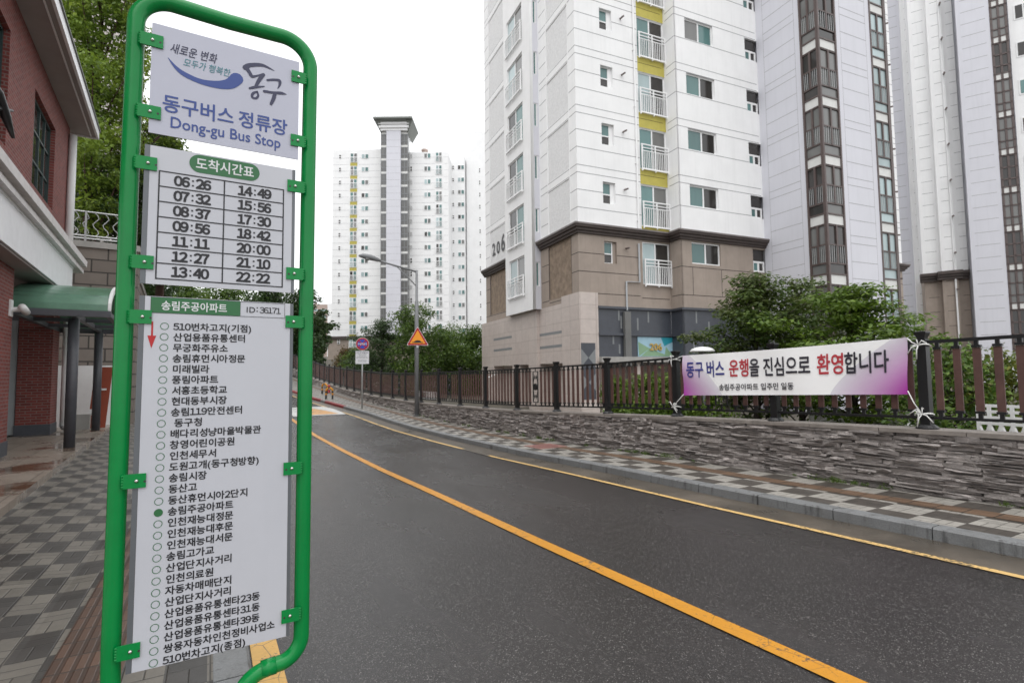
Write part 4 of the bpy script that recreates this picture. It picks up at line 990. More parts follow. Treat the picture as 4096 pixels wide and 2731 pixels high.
# ================================================================== NEXT APARTMENT BLOCK, CUT BY THE RIGHT EDGE
NF_ = Frame(0, (0, 0))
def at_depth(px, d): r = ray(px, 1480); return np.array([r[0]*d/r[1], d])
P0 = at_depth(3686, 43.5)
BF = Frame(math.degrees(math.atan2(-.84, .545))+180, P0)    # y runs towards the viewer's right along the stepped front
nb = thing('apartment_building', 'tall white apartment block cut off by the right edge of the photo', 'apartment building', BF.w(0, 0, 0), BF.rot)
def bxy(px, x): return BF.atx(px, 1000, x)[0]
# its visible front is the plane x = const facing the street; steps come forward by s
def step(px0, px1, x, nm, body, gm, z0, z1, gap=.98, inset=.0):
    y0, y1 = bxy(px0, x), bxy(px1, x); lo, hi = min(y0, y1), max(y0, y1); mb = MB()
    mb.box(min(x, x+8*SGN), max(x, x+8*SGN), lo, hi, z0, z1)
    z = z0+.3
    while z < z1:
        e = -.003*SGN
        mb.box(min(x+e, x+.02*SGN), max(x+e, x+.02*SGN), lo+.25, hi-.25, z-.018, z+.018, 1); z += gap
    return lo, hi, mb.build(nm, [body, gm], nb)
SGN = 1 if BF.x@np.array([1, 1]) > 0 else -1
BZ = 9.0; BT = 48
lo, hi, _ = step(3686, 3762, 0, 'front_wall', M['white_wall'], M['groove'], BZ, BT)
lo2, hi2, _ = step(3762, 3824, -.55*SGN, 'front_wall', M['white_wall'], M['groove'], BZ, BT)
lo3, hi3, _ = step(3824, 3885, -.1*SGN, 'front_wall', M['white_wall'], M['groove'], BZ, BT)
step(3690, 3762, .05*SGN, 'base_wall', M['tan'], M['tan_groove'], 0, BZ, 1.2); step(3762, 3826, -.5*SGN, 'base_wall', M['tan'], M['tan_groove'], 0, BZ, 1.2); step(3826, 3890, -.05*SGN, 'base_wall', M['tan'], M['tan_groove'], 0, BZ, 1.2)
mb = MB()
for a, b, x in ((lo-.2, hi+.2, 0), (lo2-.3, hi2+.3, -.55*SGN), (lo3-.2, hi3+.5, -.1*SGN)):
    for q, (e, z) in enumerate(((.18, 0), (.30, .22), (.45, .42))): mb.box(min(x-e*SGN, x+.3*SGN), max(x-e*SGN, x+.3*SGN), a, b, BZ-.2+z, BZ-.2+z+.24)
mb.build('cornice', M['cornice'], nb)
tx = -1.6*SGN; tl, th_, _ = step(3884, 4022, tx, 'tower_wall', M['grey_panel'], M['groove'], 0, BT, .98)
gl0, gl1 = sorted((bxy(4022, tx), bxy(4096, tx)))
for k in range(-1, 14):
    z = 6+FH*k; mb = MB(); g = .05; xo, xi = sorted((tx-.03*SGN, tx+.12*SGN))
    for zz in (z, z+.5, z+1.1, z+2.0, z+FH-.03): mb.box(xo, xi, gl0, gl1, zz-.05, zz+.05)
    for y in (gl0+.08, (gl0+gl1)/2, gl1-.08): mb.box(xo, xi, y-.07, y+.07, z, z+FH)
    o = mb.build('glazed_bay', M['brown_frame'], nb)
    xo, xi = sorted((tx+.03*SGN, tx+.09*SGN)); mb = MB(); mb.box(xo, xi, gl0, gl1, z+.55, z+FH); mb.build('pane', M[rw.choice(('glass_dark', 'glass_grey', 'glass_dark'))], o)
    mb = MB(); xo, xi = sorted((tx+.0*SGN, tx+.06*SGN)); mb.box(xo, xi, gl0, gl1, z+.06, z+.45); mb.build('spandrel', M['spandrel'], o)
w0, w1 = sorted((bxy(4100, tx+.4*SGN), bxy(4400, tx+.4*SGN))); wx = tx+.4*SGN
mb = MB(); mb.box(min(wx, wx+8*SGN), max(wx, wx+8*SGN), w0, w1, 0, BT); mb.build('front_wall', M['white_wall'], nb)
y0_, y1_ = sorted((bxy(3480, 3*SGN), bxy(3700, 3*SGN))); step(3480, 3655, 3*SGN, 'rear_wall', M['grey_panel'], M['groove'], 0, BT, .98); step(3655, 3705, 2.2*SGN, 'rear_wall', M['white_wall'], M['groove'], 0, BT, .98)
mb = MB(); xo, xi = sorted((tx+.3*SGN, tx+8*SGN)); mb.box(xo, xi, min(gl0, tl), max(gl1, th_), 0, BT); mb.build('core_wall', M['grey_panel'], nb)
for k in range(0, 14):
    z = 6+FH*k; ya = bxy(4122, wx); yb = bxy(4205, wx); ya, yb = sorted((ya, yb)); mb = MB(); xo, xi = sorted((wx-.03*SGN, wx+.05*SGN))
    mb.box(xo, xi, ya, yb, z+1.6, z+2.8); o = mb.build('window', M['frame_white'], nb); mb = MB(); xo, xi = sorted((wx-.05*SGN, wx-.031*SGN)); ym = (ya+yb)/2
    mb.box(xo, xi, ya+.1, ym-.05, z+1.7, z+2.7); mb.box(xo, xi, ym+.05, yb-.1, z+1.7, z+2.7); mb.build('pane', M[rw.choice(('glass_dark', 'glass_teal'))], o)
    yv = bxy(3818, -.55*SGN); mb = MB(); mb.tube([(-.5*SGN, yv, z+2.0), (-1.1*SGN, yv, z+1.9)], .07, 8); mb.build('vent', M['vent'], nb)
mb = MB(); yv = bxy(3814, -.55*SGN); mb.tube([(-.65*SGN, yv, 3), (-.65*SGN, yv, BT)], .06, 8); mb.build('downpipe', M['rail_white'], nb)

# ================================================================== FAR TOWER BLOCK
FD = 112.
FT_ = Frame(0, (at_depth(1640, FD)[0], FD)); FT_.rot = 0
def fx(px, dy=0): return FT_.aty(px, 1000, dy)[0]
def fz(py, dy=0): return FT_.aty(1640, py, dy)[1]
far = thing('apartment_building', 'distant white apartment tower with tall capped lift shaft beyond the street lamp', 'apartment building', FT_.w(0, 0, 0), 0)
FB, FTOP = fz(1345), fz(598); ff = (fz(607)-fz(1345))/14.0
def gz(k): return FB+ff*k
mb = MB(); XL, X1_, X2_, X3_, X4_ = fx(1328), fx(1537), fx(1637), fx(1795), fx(1935)
mb.box(XL, X1_, 0, 14, FB, FTOP); mb.box(X2_, X3_, 0, 14, FB, fz(610)); mb.box(X1_, X2_, .4, 14, FB, FTOP)

for k in range(0, 14):
    for d in (.05, .55):
        for a, b in ((XL+.1, fx(1394)), (fx(1434), X1_-.1), (X2_+.1, fx(1740)), (fx(1776), X3_-.1)): mb.box(a, b, -.01, .0, gz(k)+ff*d-.02, gz(k)+ff*d+.02, 1)
mb.box(fx(1328), fx(1384), 1, 8, FTOP, fz(572)); mb.box(fx(1438), fx(1530), .2, 2, FTOP, fz(593))
mb.build('wall', [M['white_wall'], M['groove']], far)
mb = MB(); mb.box(X3_, fx(1860, 6), 6, 14, FB, fz(625, 6)); mb.box(fx(1816, 9), fx(1960, 9), 9, 20, FB, fz(575, 9)); mb.box(fx(1868, 8), fx(1960, 8), 8, 9, FB, fz(530, 8)); mb.box(fx(1868, 9), fx(1960, 9), 9.01, 20, FB, fz(518, 9)); mb.build('rear_wing_wall', M['white_wall'], far)
for a, b in ((fx(1497), fx(1500)), (fx(1685), fx(1689))): 
    mb = MB(); mb.cyl(((a+b)/2, 4), .6, FTOP, FTOP+1.2, 12); mb.cyl(((a+b)/2, 4), .75, FTOP+1.2, FTOP+1.6, 12); mb.build('chimney', M['beige_wall'], far)
mb = MB(); mb.box(fx(1314), X1_+.0, .15, 14, -2, FB); mb.box(X1_, X3_, .15, 14, -2, FB); mb.build('base_wall', M['tan'], far)
mb = MB(); mb.box(fx(1312), X3_, -.35, 0, FB-.35, FB+.15); mb.build('cornice', M['cornice'], far)
def fwin(nm, pa, pb, k, za, zb, g=('glass_teal', 'glass_dark'), vert=True, y=0, rail=False):
    a, b = fx(pa, y), fx(pb, y); c, d = gz(k)+ff*za, gz(k)+ff*zb
    mb = MB(); mb.box(a, b, y-.06, y+.04, c, d, 0); t = .12; n = 2
    for q in range(n):
        if vert: mb.box(a+(b-a)*q/n+t*.8, a+(b-a)*(q+1)/n-t*.8, y-.09, y-.061, c+t, d-t, 1+q)
        else: mb.box(a+t, b-t, y-.09, y-.061, c+(d-c)*q/n+t, c+(d-c)*(q+1)/n-t*.5, 2)
    if rail:
        for q in range(7): x = a+(b-a)*q/6; mb.box(x-.03, x+.03, y-.35, y-.3, c, c+(d-c)*.52, 0)
        mb.box(a, b, y-.36, y-.29, c+(d-c)*.5, c+(d-c)*.56, 0)
    return mb.build(nm, [M['frame_white'], M[g[0]], M[g[1]]], far)
rf = random.Random(11)
for k in range(-1, 14):
    c2 = lambda: rf.choice((('glass_teal', 'glass_grey'), ('glass_grey', 'glass_teal'), ('glass_dark', 'glass_teal'), ('glass_pale', 'glass_teal')))
    lean = (13-k)/13*22-11                       # none: kept straight
    fwin('small_window', 1352, 1363, k, .50, .82, ('glass_dark', 'glass_dark'), False)
    fwin('balcony_window', 1399, 1427, k, .20, .93, c2(), True, rail=True)
    if k > -1:
        mb = MB(); mb.box(fx(1399), fx(1427), -.07, .02, gz(k)-ff*.06, gz(k)+ff*.185); mb.build('ochre_panel', M['yellow_panel'], far)
        fwin('sliding_window', 1444, 1473, k, .48, .86, c2())
        fwin('corner_window', 1521, 1532, k, .45, .85, ('glass_grey', 'glass_dark'), False)
        fwin('corner_window', 1640, 1650, k, .45, .85, ('glass_grey', 'glass_dark'), rf.random() < .5)
        fwin('sliding_window', 1697, 1724, k, .46, .86, c2())
        fwin('balcony_window', 1744, 1769, k, .18, .93, c2(), True, rail=True)
        fwin('small_window', 1809, 1819, k, .40, .70, ('glass_dark', 'glass_dark'), False, 6)
        fwin('sliding_window', 1832, 1859, k, .38, .76, c2(), y=6)
        fwin('rear_window', 1917, 1925, k, .40, .75, ('glass_dark', 'glass_dark'), False, 8)
# lift shaft with cap
SH = fz(520, -2.6)
mb = MB(); mb.box(fx(1556), fx(1612), -2.6, -.0, FB, SH)
for k in range(0, 30): mb.box(fx(1556), fx(1612), -2.61, -2.55, FB+k*ff*.5-.02, FB+k*ff*.5+.02, 1)
mb.build('lift_shaft', [M['grey_panel'], M['groove']], far)
for a, b in ((1533, 1556), (1612, 1638)):
    mb = MB(); mb.box(fx(a), fx(b), -2.0, 0, FB, SH)
    mb.build('stair_glazing', M['glass_grey'], far)
    mb = MB()
    for k in range(0, 31): 
        z = FB+k*ff*.5
        mb.box(fx(a)-.02, fx(b)+.02, -2.05, -1.99, z-.12, z+.12)
        if k % 2 == 0: mb.box(fx(a), fx(b), -2.08, -2.051, z+.1, z+.55, 1)
    for x in (fx(a), (fx(a)+fx(b))/2, fx(b)): mb.box(x-.08, x+.08, -2.06, -1.98, FB, SH)
    mb.build('stair_frame', [M['lamp_grey'], M['spandrel']], far)
mb = MB()
for i, (ex, z0, z1) in enumerate(((.1, 520, 511), (.4, 511, 503), (.2, 503, 498), (.5, 498, 489))): mb.box(fx(1534)-ex, fx(1638)+ex, -2.6-ex, 3+ex, fz(z0, -2.8), fz(z1, -2.8)-.01)
mb.build('shaft_crown', M['white_wall'], far)
mb = MB(); a, b = fx(1534), fx(1638); z0, z1 = fz(489, -3), fz(473, -4)
def fr(e, z): return [(a-e, -2.6-e, z), (b+e, -2.6-e, z), (b+e, 3+e, z), (a-e, 3+e, z)]
z2 = fz(533, -2.2); xa, xb = a-1.25, b+1.25
for q, r_ in ((a-.02, xa), (b+.02, xb)): mb.hexa([(min(q, q), -2.2, z2), (q+(.02 if q > a+1 else -.02), -2.2, z2), (q+(.02 if q > a+1 else -.02), 3, z2), (q, 3, z2), (q, -3.4, z1), (r_, -3.4, z1), (r_, 3.4, z1), (q, 3.4, z1)])
mb.hexa([(a, -3.0, z0), (b, -3.0, z0), (b, 3, z0), (a, 3, z0), (a, -4.0, z1), (b, -4.0, z1), (b, 3.4, z1), (a, 3.4, z1)]); mb.box(xa-.05, xb+.05, -4.1, 3.5, z1, z1+.35); mb.build('cap_roof', M['roof_grey'], far)
# distant beige building
D2 = 175; bf = at_depth(1285, D2)
beige = thing('apartment_building', 'small distant beige building left of the white tower', 'apartment building', (bf[0], D2, 0), R(4))
def bz(py): return EYE+ray(1285, py)[2]*D2/ray(1285, py)[1]
mb = MB(); mb.box(-9, 4, 0, 12, 0, bz(1217)); mb.box(-2.5, -1.8, 0, 1, bz(1217), bz(1211)); mb.build('wall', M['beige_wall'], beige)
mb = MB()
for z in (1236, 1262): 
    for x in (-3.2, -.4, 2.2): mb.box(x, x+1.9, -.1, .05, bz(z+9), bz(z))
mb.build('window', M['glass_pale'], beige)
mb = MB(); mb.box(2.0, 4.02, -.6, 0, 0, bz(1217)+.2); mb.build('stair_wall', M['white_wall'], beige)

# ================================================================== BRICK BUILDING ON THE LEFT
bb = thing('brick_building', 'red brick building with white eaves at the left edge', 'brick building', LB.w(-2.85, 12, 0), LB.rot)
def L(mb): mb.v = [(x+2.85, y-12, z) for x, y, z in mb.v]; return mb
WO, EM = -2.85, 20.3
def brick_face(x, y0, y1, z0, z1, holes, th=.35):
    mb = MB(); ys = sorted({y0, y1}|{h for q in holes for h in q[:2]}); zs = sorted({z0, z1}|{h for q in holes for h in q[2:]})
    for a, b in zip(ys, ys[1:]):
        for c, d in zip(zs, zs[1:]):
            if not any(q[0] < (a+b)/2 < q[1] and q[2] < (c+d)/2 < q[3] for q in holes): mb.box(x-th, x, a, b, c, d)
    return mb
wins = [(15.75, 18.2, 6.15, 8.35), (10.6, 13.55, 6.15, 8.45)]
mb = brick_face(WO, 2, EM, 4.9, 9.3, wins); mb.box(-12, WO-.36, EM-.3, EM, 4.9, 9.3); mb.box(-12, WO-.36, 2, 2.3, 4.9, 9.3)
L(mb).build('wall', M['brick'], bb)
for y0, y1, z0, z1 in wins:
    mb = MB(); x = WO-.16
    for a, b, c, d in ((y0, y1, z0, z0+.07), (y0, y1, z1-.07, z1), (y0, y0+.07, z0, z1), (y1-.07, y1, z0, z1)): mb.box(x, x+.06, a, b, c, d)
    for k in (1, 2, 3): y = y0+(y1-y0)*k/4; mb.box(x+.003, x+.05, y-.025, y+.025, z0, z1)
    for k in (1, 2): z = z0+(z1-z0)*k/3; mb.box(x+.006, x+.047, y0, y1, z-.025, z+.025)
    o = L(mb).build('window', M['green_frame'], bb)
    mb = MB(); mb.box(x+.01, x+.02, y0, y1, z0, z1); L(mb).build('pane', M['glass_dark'], o)
mb = MB(); EO = -2.19; ez = 9.22
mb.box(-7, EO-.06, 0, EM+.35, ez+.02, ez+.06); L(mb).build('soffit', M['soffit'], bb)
mb = MB(); mb.box(EO-.06, EO, 0, EM+.38, ez-.02, ez+.24); mb.box(-7, EO-.06, EM+.35, EM+.41, ez-.02, ez+.24); mb.box(EO-.20, EO-.17, 0, EM+.34, ez-.012, ez+.019); L(mb).build('fascia', M['fascia'], bb)
mb = MB(); mb.hexa([(-8, -.5, ez+.25), (EO+.03, -.5, ez+.25), (EO+.03, EM+.5, ez+.25), (-8, EM+.5, ez+.25), (-8, -.5, ez+2.2), (EO+.03, -.5, ez+.30), (EO+.03, EM+.5, ez+.30), (-8, EM+.5, ez+2.2)]); L(mb).build('roof', M['roof_grey'], bb)
mb = MB(); mb.tube([(WO+.10, 20.15, 4.9), (WO+.10, 20.15, 9.0)], .10, 12); L(mb).build('downpipe', M['white_paint'], bb, True)
# entrance canopy band
mb = MB()
for i, (o_, z0, z1) in enumerate(((-2.30, 5.02, 5.16), (-2.42, 4.93, 5.02), (-2.38, 4.83, 4.93), (-2.30, 5.16, 5.20))): mb.box(-4, o_, 0, EM-.2+.02*i, z0, z1)
L(mb).build('cornice_moulding', M['mould'], bb)
mb = MB(); mb.box(-4, -2.50, 0, 19.1, 4.02, 4.83); mb.box(-2.52, -2.485, 0, 19.11, 4.00, 4.04); mb.box(-2.52, -2.485, 0, 19.11, 4.78, 4.829); L(mb).build('canopy_fascia', M['fascia'], bb)
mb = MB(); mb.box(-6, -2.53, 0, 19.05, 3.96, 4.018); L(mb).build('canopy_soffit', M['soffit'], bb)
mb = MB(); mb.box(-3.5, WO, 11.0, 14.65, .45, 3.96); L(mb).build('brick_pier', M['brick'], bb)
mb = MB(); mb.box(-3.52, WO+.015, 10.98, 14.665, .16, .45); L(mb).build('plinth', M['plinth'], bb)
mb = MB(); mb.box(-3.62, WO-.05, 19.35, EM, .45, 3.9); L(mb).build('brick_pier', M['brick'], bb)
mb = MB(); mb.box(-3.64, WO-.035, 19.335, EM+.01, .16, .45); L(mb).build('plinth', M['plinth'], bb)
mb = MB(); mb.box(-6.5, -6.3, 6, 20, .16, 3.96); mb.box(-6.4, -3.62, 19.6, 19.8, .16, 3.96); L(mb).build('recess_wall', mat('recess_wall', (.13, .13, .14), .6, .1), bb)
mb = MB(); mb.box(-4.05, -3.64, 19.40, 19.5, .2, 3.3); L(mb).build('door', mat('grey_door', (.34, .36, .37), .4, .08), bb)
mb = MB(); mb.tube([(-2.72, 20.2, .3), (-2.72, 20.2, 3.4)], .09, 10); mb.tube([(-2.72, 20.2, .3), (-2.5, 20.0, .2)], .09, 10); L(mb).build('downpipe', M['white_paint'], bb, True)
# bracket of a wall lamp, cut by the left edge
y_, z_ = LB.atx(20, 465, WO+.15)
wl = thing('wall_lamp', 'black wrought wall lamp bracket on the upper brick wall', 'wall lamp', LB.w(WO, y_, z_), LB.rot)
mb = MB(); mb.tube([(0, -.5, .5), (.12, -.3, .28), (.16, 0, .0), (.2, .35, -.25)], [.05, .07, .08, .03], 8); mb.tube([(0, -.6, -.05), (.1, -.2, .05), (.2, .25, .22)], [.06, .05, .02], 8); mb.build('bracket', M['black_metal'], wl, True)
# green barrel canopy on posts
gc = thing('porch_canopy', 'green polycarbonate barrel canopy on dark posts beside the brick building', 'canopy', LB.w(-1.95, 15.35, .165), LB.rot)
def G(mb): mb.v = [(x+1.95, y-15.35, z-.165) for x, y, z in mb.v]; return mb
for y in (15.35, 20.0):
    mb = MB(); mb.cyl((-1.95, y), .105, .165, 3.06, 18); p = G(mb).build('post', M['steel_dark'], gc, True)
X0, X1c = -3.0, -1.25
mb = MB()
for y in (14.95, 20.45):
    mb.box(X0, X1c, y-.07, y+.07, 3.06, 3.20)
for x in (X0+.06, -1.95, X1c-.06): mb.box(x-.05, x+.05, 15.02, 20.38, 3.08, 3.19)
for y in (16.8, 18.6): mb.box(X0, X1c, y-.04, y+.04, 3.09, 3.18)
G(mb).build('frame', M['steel_dark'], gc)
def vy(t): return 17.7-2.8*math.cos(math.pi*t), 3.2+.80*math.sin(math.pi*t)
mb = MB(); n = 20
for i in range(n):
    (ya, za), (yb, zb) = vy(i/n), vy((i+1)/n)
    mb.hexa([(X0, ya, za), (X1c-.03, ya, za), (X1c-.03, yb, zb), (X0, yb, zb), (X0, ya, za+.02), (X1c-.03, ya, za+.02), (X1c-.03, yb, zb+.02), (X0, yb, zb+.02)])
G(mb).build('roof_sheet', M['canopy_green'], gc)
mb = MB()
for i in range(n):
    (ya, za), (yb, zb) = vy(i/n), vy((i+1)/n); mb.hexa([(X1c-.06, ya, za-.05), (X1c, ya, za-.05), (X1c, yb, zb-.05), (X1c-.06, yb, zb-.05), (X1c-.06, ya, za+.06), (X1c, ya, za+.06), (X1c, yb, zb+.06), (X1c-.06, yb, zb+.06)])
G(mb).build('edge_trim', M['white_paint'], gc)
# camera, boards and block wall behind
y_, z_ = LB.atx(62, 1235, WO+.12)
cc = thing('security_camera', 'white security camera on the brick pier below the canopy', 'camera', LB.w(WO+.0, 14.45, z_), LB.rot)
mb = MB(); mb.tube([(0, 0, 0), (.2, .05, .02)], .05, 10); mb.box(.0, .03, -.1, .1, -.14, .2); mb.build('arm', M['white_paint'], cc)
mb = MB(); mb.tube([(.2, -.1, .05), (.2, .28, -.02)], .07, 12); mb.build('body', M['white_paint'], cc, True)
def board(nm, label, cat, pxs, zs, y, m, th=.04, lean=0.):
    x0, x1 = [LB.aty(p, 1600, y)[0] for p in pxs]; t = thing(nm, label, cat, LB.w((x0+x1)/2, y, zs[0]), LB.rot); h = (x1-x0)/2; mb = MB(); q = zs[1]-zs[0]
    mb.hexa([(-h, 0, 0), (h, 0, 0), (h, th, 0), (-h, th, 0), (-h+lean, .1, q), (h+lean, .1, q), (h+lean, .1+th, q), (-h+lean, .1+th, q)]); mb.build('panel', m, t); return t, h, q
board('site_hoarding', 'white panel hoarding behind the porch posts', 'hoarding', (225, 470), (.1, 2.12), 22.0, M['white_paint'])
t, h, q = board('orange_board', 'orange red board leaning behind the second porch post', 'board', (352, 424), (.14, 2.05), 20.9, M['orange_board'], lean=.14)
mb = MB(); mb.box(-h+.02, h, .03, .045, q*.62, q*.65); mb.box(-h*.9, -h*.2, .022, .03, q*.2, q*.32); mb.build('white_stripe', M['white_paint'], t)
t, h, q = board('planter_box', 'pale box standing behind the front porch post', 'box', (302, 360), (.1, .62), 20.4, M['concrete'], .3)
bw = thing('block_wall', 'tall grey stone block retaining wall behind the porch', 'retaining wall', LB.w(-5, 24, 0), LB.rot)
mb = MB(); mb.box(-14, 3.75, 0, 1.2, -.3, 6.4); mb.box(2.75, 3.75, 1.2, 30, -.3, 5.4); mb.build('wall', M['block'], bw)
mb = MB(); mb.box(-14.05, 3.8, -.06, 1.26, 6.4, 6.62); mb.box(2.7, 3.8, 1.26, 30, 5.4, 5.6); mb.build('coping', M['concrete'], bw)
rl = thing('terrace_railing', 'thin grey metal railing with wavy bars on the block wall', 'railing', LB.w(-5, 24.2, 6.62), LB.rot)
mb = MB()
for z in (.14, .24, 1.12): mb.tube([(-8, 0, z), (3.6, 0, z)], .028, 6)
for i in range(9): mb.box(-8+i*1.45-.03, -8+i*1.45+.03, -.03, .03, 0, 1.15)
for i in range(40):
    x = -8+i*.29; mb.tube([(x+.09*math.sin(q*1.26), 0, .24+.88*q/8) for q in range(9)], .014, 5)
mb.build('bars', M['galv'], rl)
# pale building behind the conifers
pbm = thing('apartment_building', 'pale pink tower behind the conifers at the top left', 'apartment building', LB.w(-9, 46, 0), LB.rot)
mb = MB(); e0 = LB.aty(534, 300, 46)[0]+9; e1 = LB.aty(400, 300, 46)[0]+9
mb.box(e1, e0, 0, 12, 0, 46); mb.box(-30, e1, 1.0, 12, 0, 46); mb.build('wall', M['pink_wall'], pbm)
mb = MB()
for x in (e1+.35*(e0-e1), e1+.7*(e0-e1)): mb.box(x-.03, x+.03, -.004, .02, 0, 46)
mb.build('joint', M['groove'], pbm)
for k in range(9):
    mb = MB(); mb.box(e1-4.2, e1-1.2, .9, 1.01, 8+k*3, 9.6+k*3); mb.build('window', M['glass_dark'], pbm)

# ================================================================== STREET FURNITURE
def ground_px(px, py, off=.13):
    z = 0
    for _ in range(25): v, u = RD.atz(px, py, z); z = rz(u)+off
    return v, u, z
v = WV-.2; u = RD.atx(1667, 1655, v)[0]; z = rz(u)+.125
lp = thing('street_lamp', 'grey street lamp with a long arm reaching over the road', 'street lamp', RD.w(v, u, z), RD.rot)
hp_ = EYE+(1499-1076)*(u*math.cos(R(29.56))+v*math.sin(R(29.56)))/FPX-z
mb = MB(); mb.tube([(0, 0, 0), (0, 0, hp_*.78), (0, 0, hp_*.785), (0, 0, hp_)], [.098, .088, .062, .058], 16); mb.cyl((0, 0), .15, 0, .02, 16); mb.build('pole', M['lamp_grey'], lp, True)
mb = MB(); mb.tube([(0, 0, hp_-.08), (-.9, 0, hp_+.10), (-1.75, 0, hp_+.27)], .042, 10); mb.tube([(0, 0, hp_-.75), (-.35, 0, hp_-.42), (-.9, 0, hp_+.06)], .025, 8); mb.build('arm', M['lamp_grey'], lp, True)
mb = MB(); mb.tube([(-1.65, 0, hp_+.27), (-1.8, 0, hp_+.31), (-2.1, 0, hp_+.38), (-2.45, 0, hp_+.42), (-2.62, 0, hp_+.40)], [.05, .09, .125, .11, .03], 14); o = mb.build('lamp_head', M['lamp_grey'], lp, True)
mb = MB(); mb.lathe((-2.25, 0, hp_+.20), [(.04, .03), (.09, .05), (.12, .11)], 14); mb.build('lens', M['glass_grey'], o, True)
mb = MB(); mb.box(-.05, .05, -.105, -.095, 3.05, 3.28); mb.build('sticker', M['sign_white'], lp)
def disc(mb, c, r, y0, y1, n=32, m=0): mb.plate([(c[0]+r*math.cos(2*math.pi*k/n), c[1]+r*math.sin(2*math.pi*k/n)) for k in range(n)], y0, y1, m)
dl_ = u*math.cos(R(29.56))+v*math.sin(R(29.56))
zs = lambda py: EYE+(1499-py)*dl_/FPX
hs_ = thing('hump_sign', 'orange triangular speed bump warning sign with red border on the lamp post', 'road sign', RD.w(v, u-.13, zs(1382)), RD.rot-R(14))
def tri(sc, y, m, nm, rr=.07):
    s = .47*sc; c = (0, .30); P3 = [(-s, c[1]-s*.577), (s, c[1]-s*.577), (0, c[1]+s*1.155)]; pts = []
    for i in range(3):
        p = np.array(P3[i]); a = np.array(P3[i-1])-p; b = np.array(P3[(i+1) % 3])-p; a = a/np.linalg.norm(a); b = b/np.linalg.norm(b)
        for k in range(7): t = k/6; pts.append(tuple(p+rr*sc*((1-t)**2*a+t*t*b)))
    mb = MB(); mb.plate([tuple(q) for q in pts], y, y+.004); return mb.build(nm, m, hs_)
tri(1.06, -.000, M['sign_white'], 'edge'); tri(1.0, -.006, M['sign_red'], 'border'); tri(.74, -.012, M['sign_yellow'], 'field', .03)
mb = MB(); b0 = .135; mb.plate([(-.25, b0), (.25, b0), (.25, b0+.028), (.17, b0+.030)]+[(.16*math.cos(R(t)), b0+.028+.085*math.sin(R(t))) for t in range(10, 171, 16)]+[(-.17, b0+.030), (-.25, b0+.028)], -.018, -.013); mb.build('bump_symbol', M['ink'], hs_)
mb = MB(); mb.box(-.12, .12, .005, .03, .2, .26); mb.box(-.13, .13, .02, .24, .21, .25); mb.build('clamp', M['galv'], hs_)
# no-parking sign
v, u, z = ground_px(1448, 1634); dl_ = u*math.cos(R(29.56))+v*math.sin(R(29.56)); zs = lambda py: EYE+(1502.5-py)*dl_/FPX
ns = thing('no_parking_sign', 'round red and blue no parking sign above a white notice plate on a thin pole', 'road sign', RD.w(v, u, z), RD.rot-R(14))
mb = MB(); mb.cyl((0, 0), .038, 0, zs(1352)-z, 12); mb.build('pole', M['galv'], ns, True)
zc = zs(1375.5)-z; rr = 24.6*dl_/FPX; mb = MB(); disc(mb, (0, zc), rr*1.05, -.05, -.045); o = mb.build('disc', M['sign_white'], ns)
mb = MB(); disc(mb, (0, zc), rr, -.056, -.051); mb.build('red_ring', M['sign_red'], o)
mb = MB(); disc(mb, (0, zc), rr*.74, -.062, -.057); mb.build('blue_field', M['sign_blue'], o)
mb = MB(); q = rr*.74
for s in (1, -1): mb.plate([(a*math.cos(R(45))-b*math.sin(R(45)), zc+s*(a*math.sin(R(45))+b*math.cos(R(45)))) for a, b in ((-q, -.028), (q, -.028), (q, .028), (-q, .028))][::s], -.066-.001*s, -.063)
mb.build('red_cross', M['sign_red'], o)
mb = MB(); text(mb, '주정차금지', -rr*.72, rr*.72, zc-rr*.17, zc+rr*.17, -.069, .02); mb.build('lettering', M['whiteprint'], o)
z0, z1, hw = zs(1455)-z, zs(1403.5)-z, 26*dl_/FPX
mb = MB(); mb.box(-hw, hw, -.05, -.045, z0, z1); o = mb.build('notice_plate', M['sign_white'], ns)
mb = MB(); text(mb, '견인 및 과태료부과', -hw*.86, hw*.86, z1-.125, z1-.045, -.0515, .02); mb.build('lettering', M['navy'], o)
mb = MB(); rq = random.Random(5)
for i, (wd) in enumerate((.66, .5, .8, .85, 0, .62, .58)):
    if wd:
        x = -hw*wd; zz = z1-.185-i*.062
        while x < hw*wd: L_ = rq.uniform(.02, .06); mb.box(x, min(x+L_, hw*wd), -.0515, -.0503, zz, zz+.026); x += L_+.012
mb.build('small_print', M['slate_light'], o)
# striped arches round a hydrant
v, u, z = ground_px(1325, 1594)
for k, (px, py, lab) in enumerate(((1317, 1596, 'yellow and black striped arch guard in front of the red hydrant'), (1298, 1592, 'yellow and black striped arch guard farther left behind the red hydrant'))):
    v, u, z = ground_px(px, py)
    t = thing('arch_guard', lab, 'barrier', RD.w(v, u, z), RD.rot-R(20) if k == 0 else RD.rot-R(45), 'striped arch guards by the hydrant')
    w_, h_ = .20, .70; leg = [.125*i for i in range(5)]; arc_ = [(-w_*math.cos(R(a)), 0, h_-w_+w_*math.sin(R(a))) for a in range(0, 181, 12)]
    yb, kb_ = MB(), MB(); yb.tube(arc_[:7], .062, 10); kb_.tube(arc_[6:9], .0625, 10); yb.tube(arc_[8:], .062, 10)
    for x in (-w_, w_):
        for q in range(4): (kb_ if q % 2 == 1 or q == 0 else yb).tube([(x, 0, leg[q]), (x, 0, leg[q+1])], .060, 10)
    yb.build('yellow_band', M['bar_yellow'], t, True); kb_.build('black_band', M['bar_black'], t, True)
v, u, z = ground_px(1316, 1591)
hy = thing('fire_hydrant', 'red fire hydrant standing between the striped arch guards', 'hydrant', RD.w(v, u+.1, z), RD.rot)
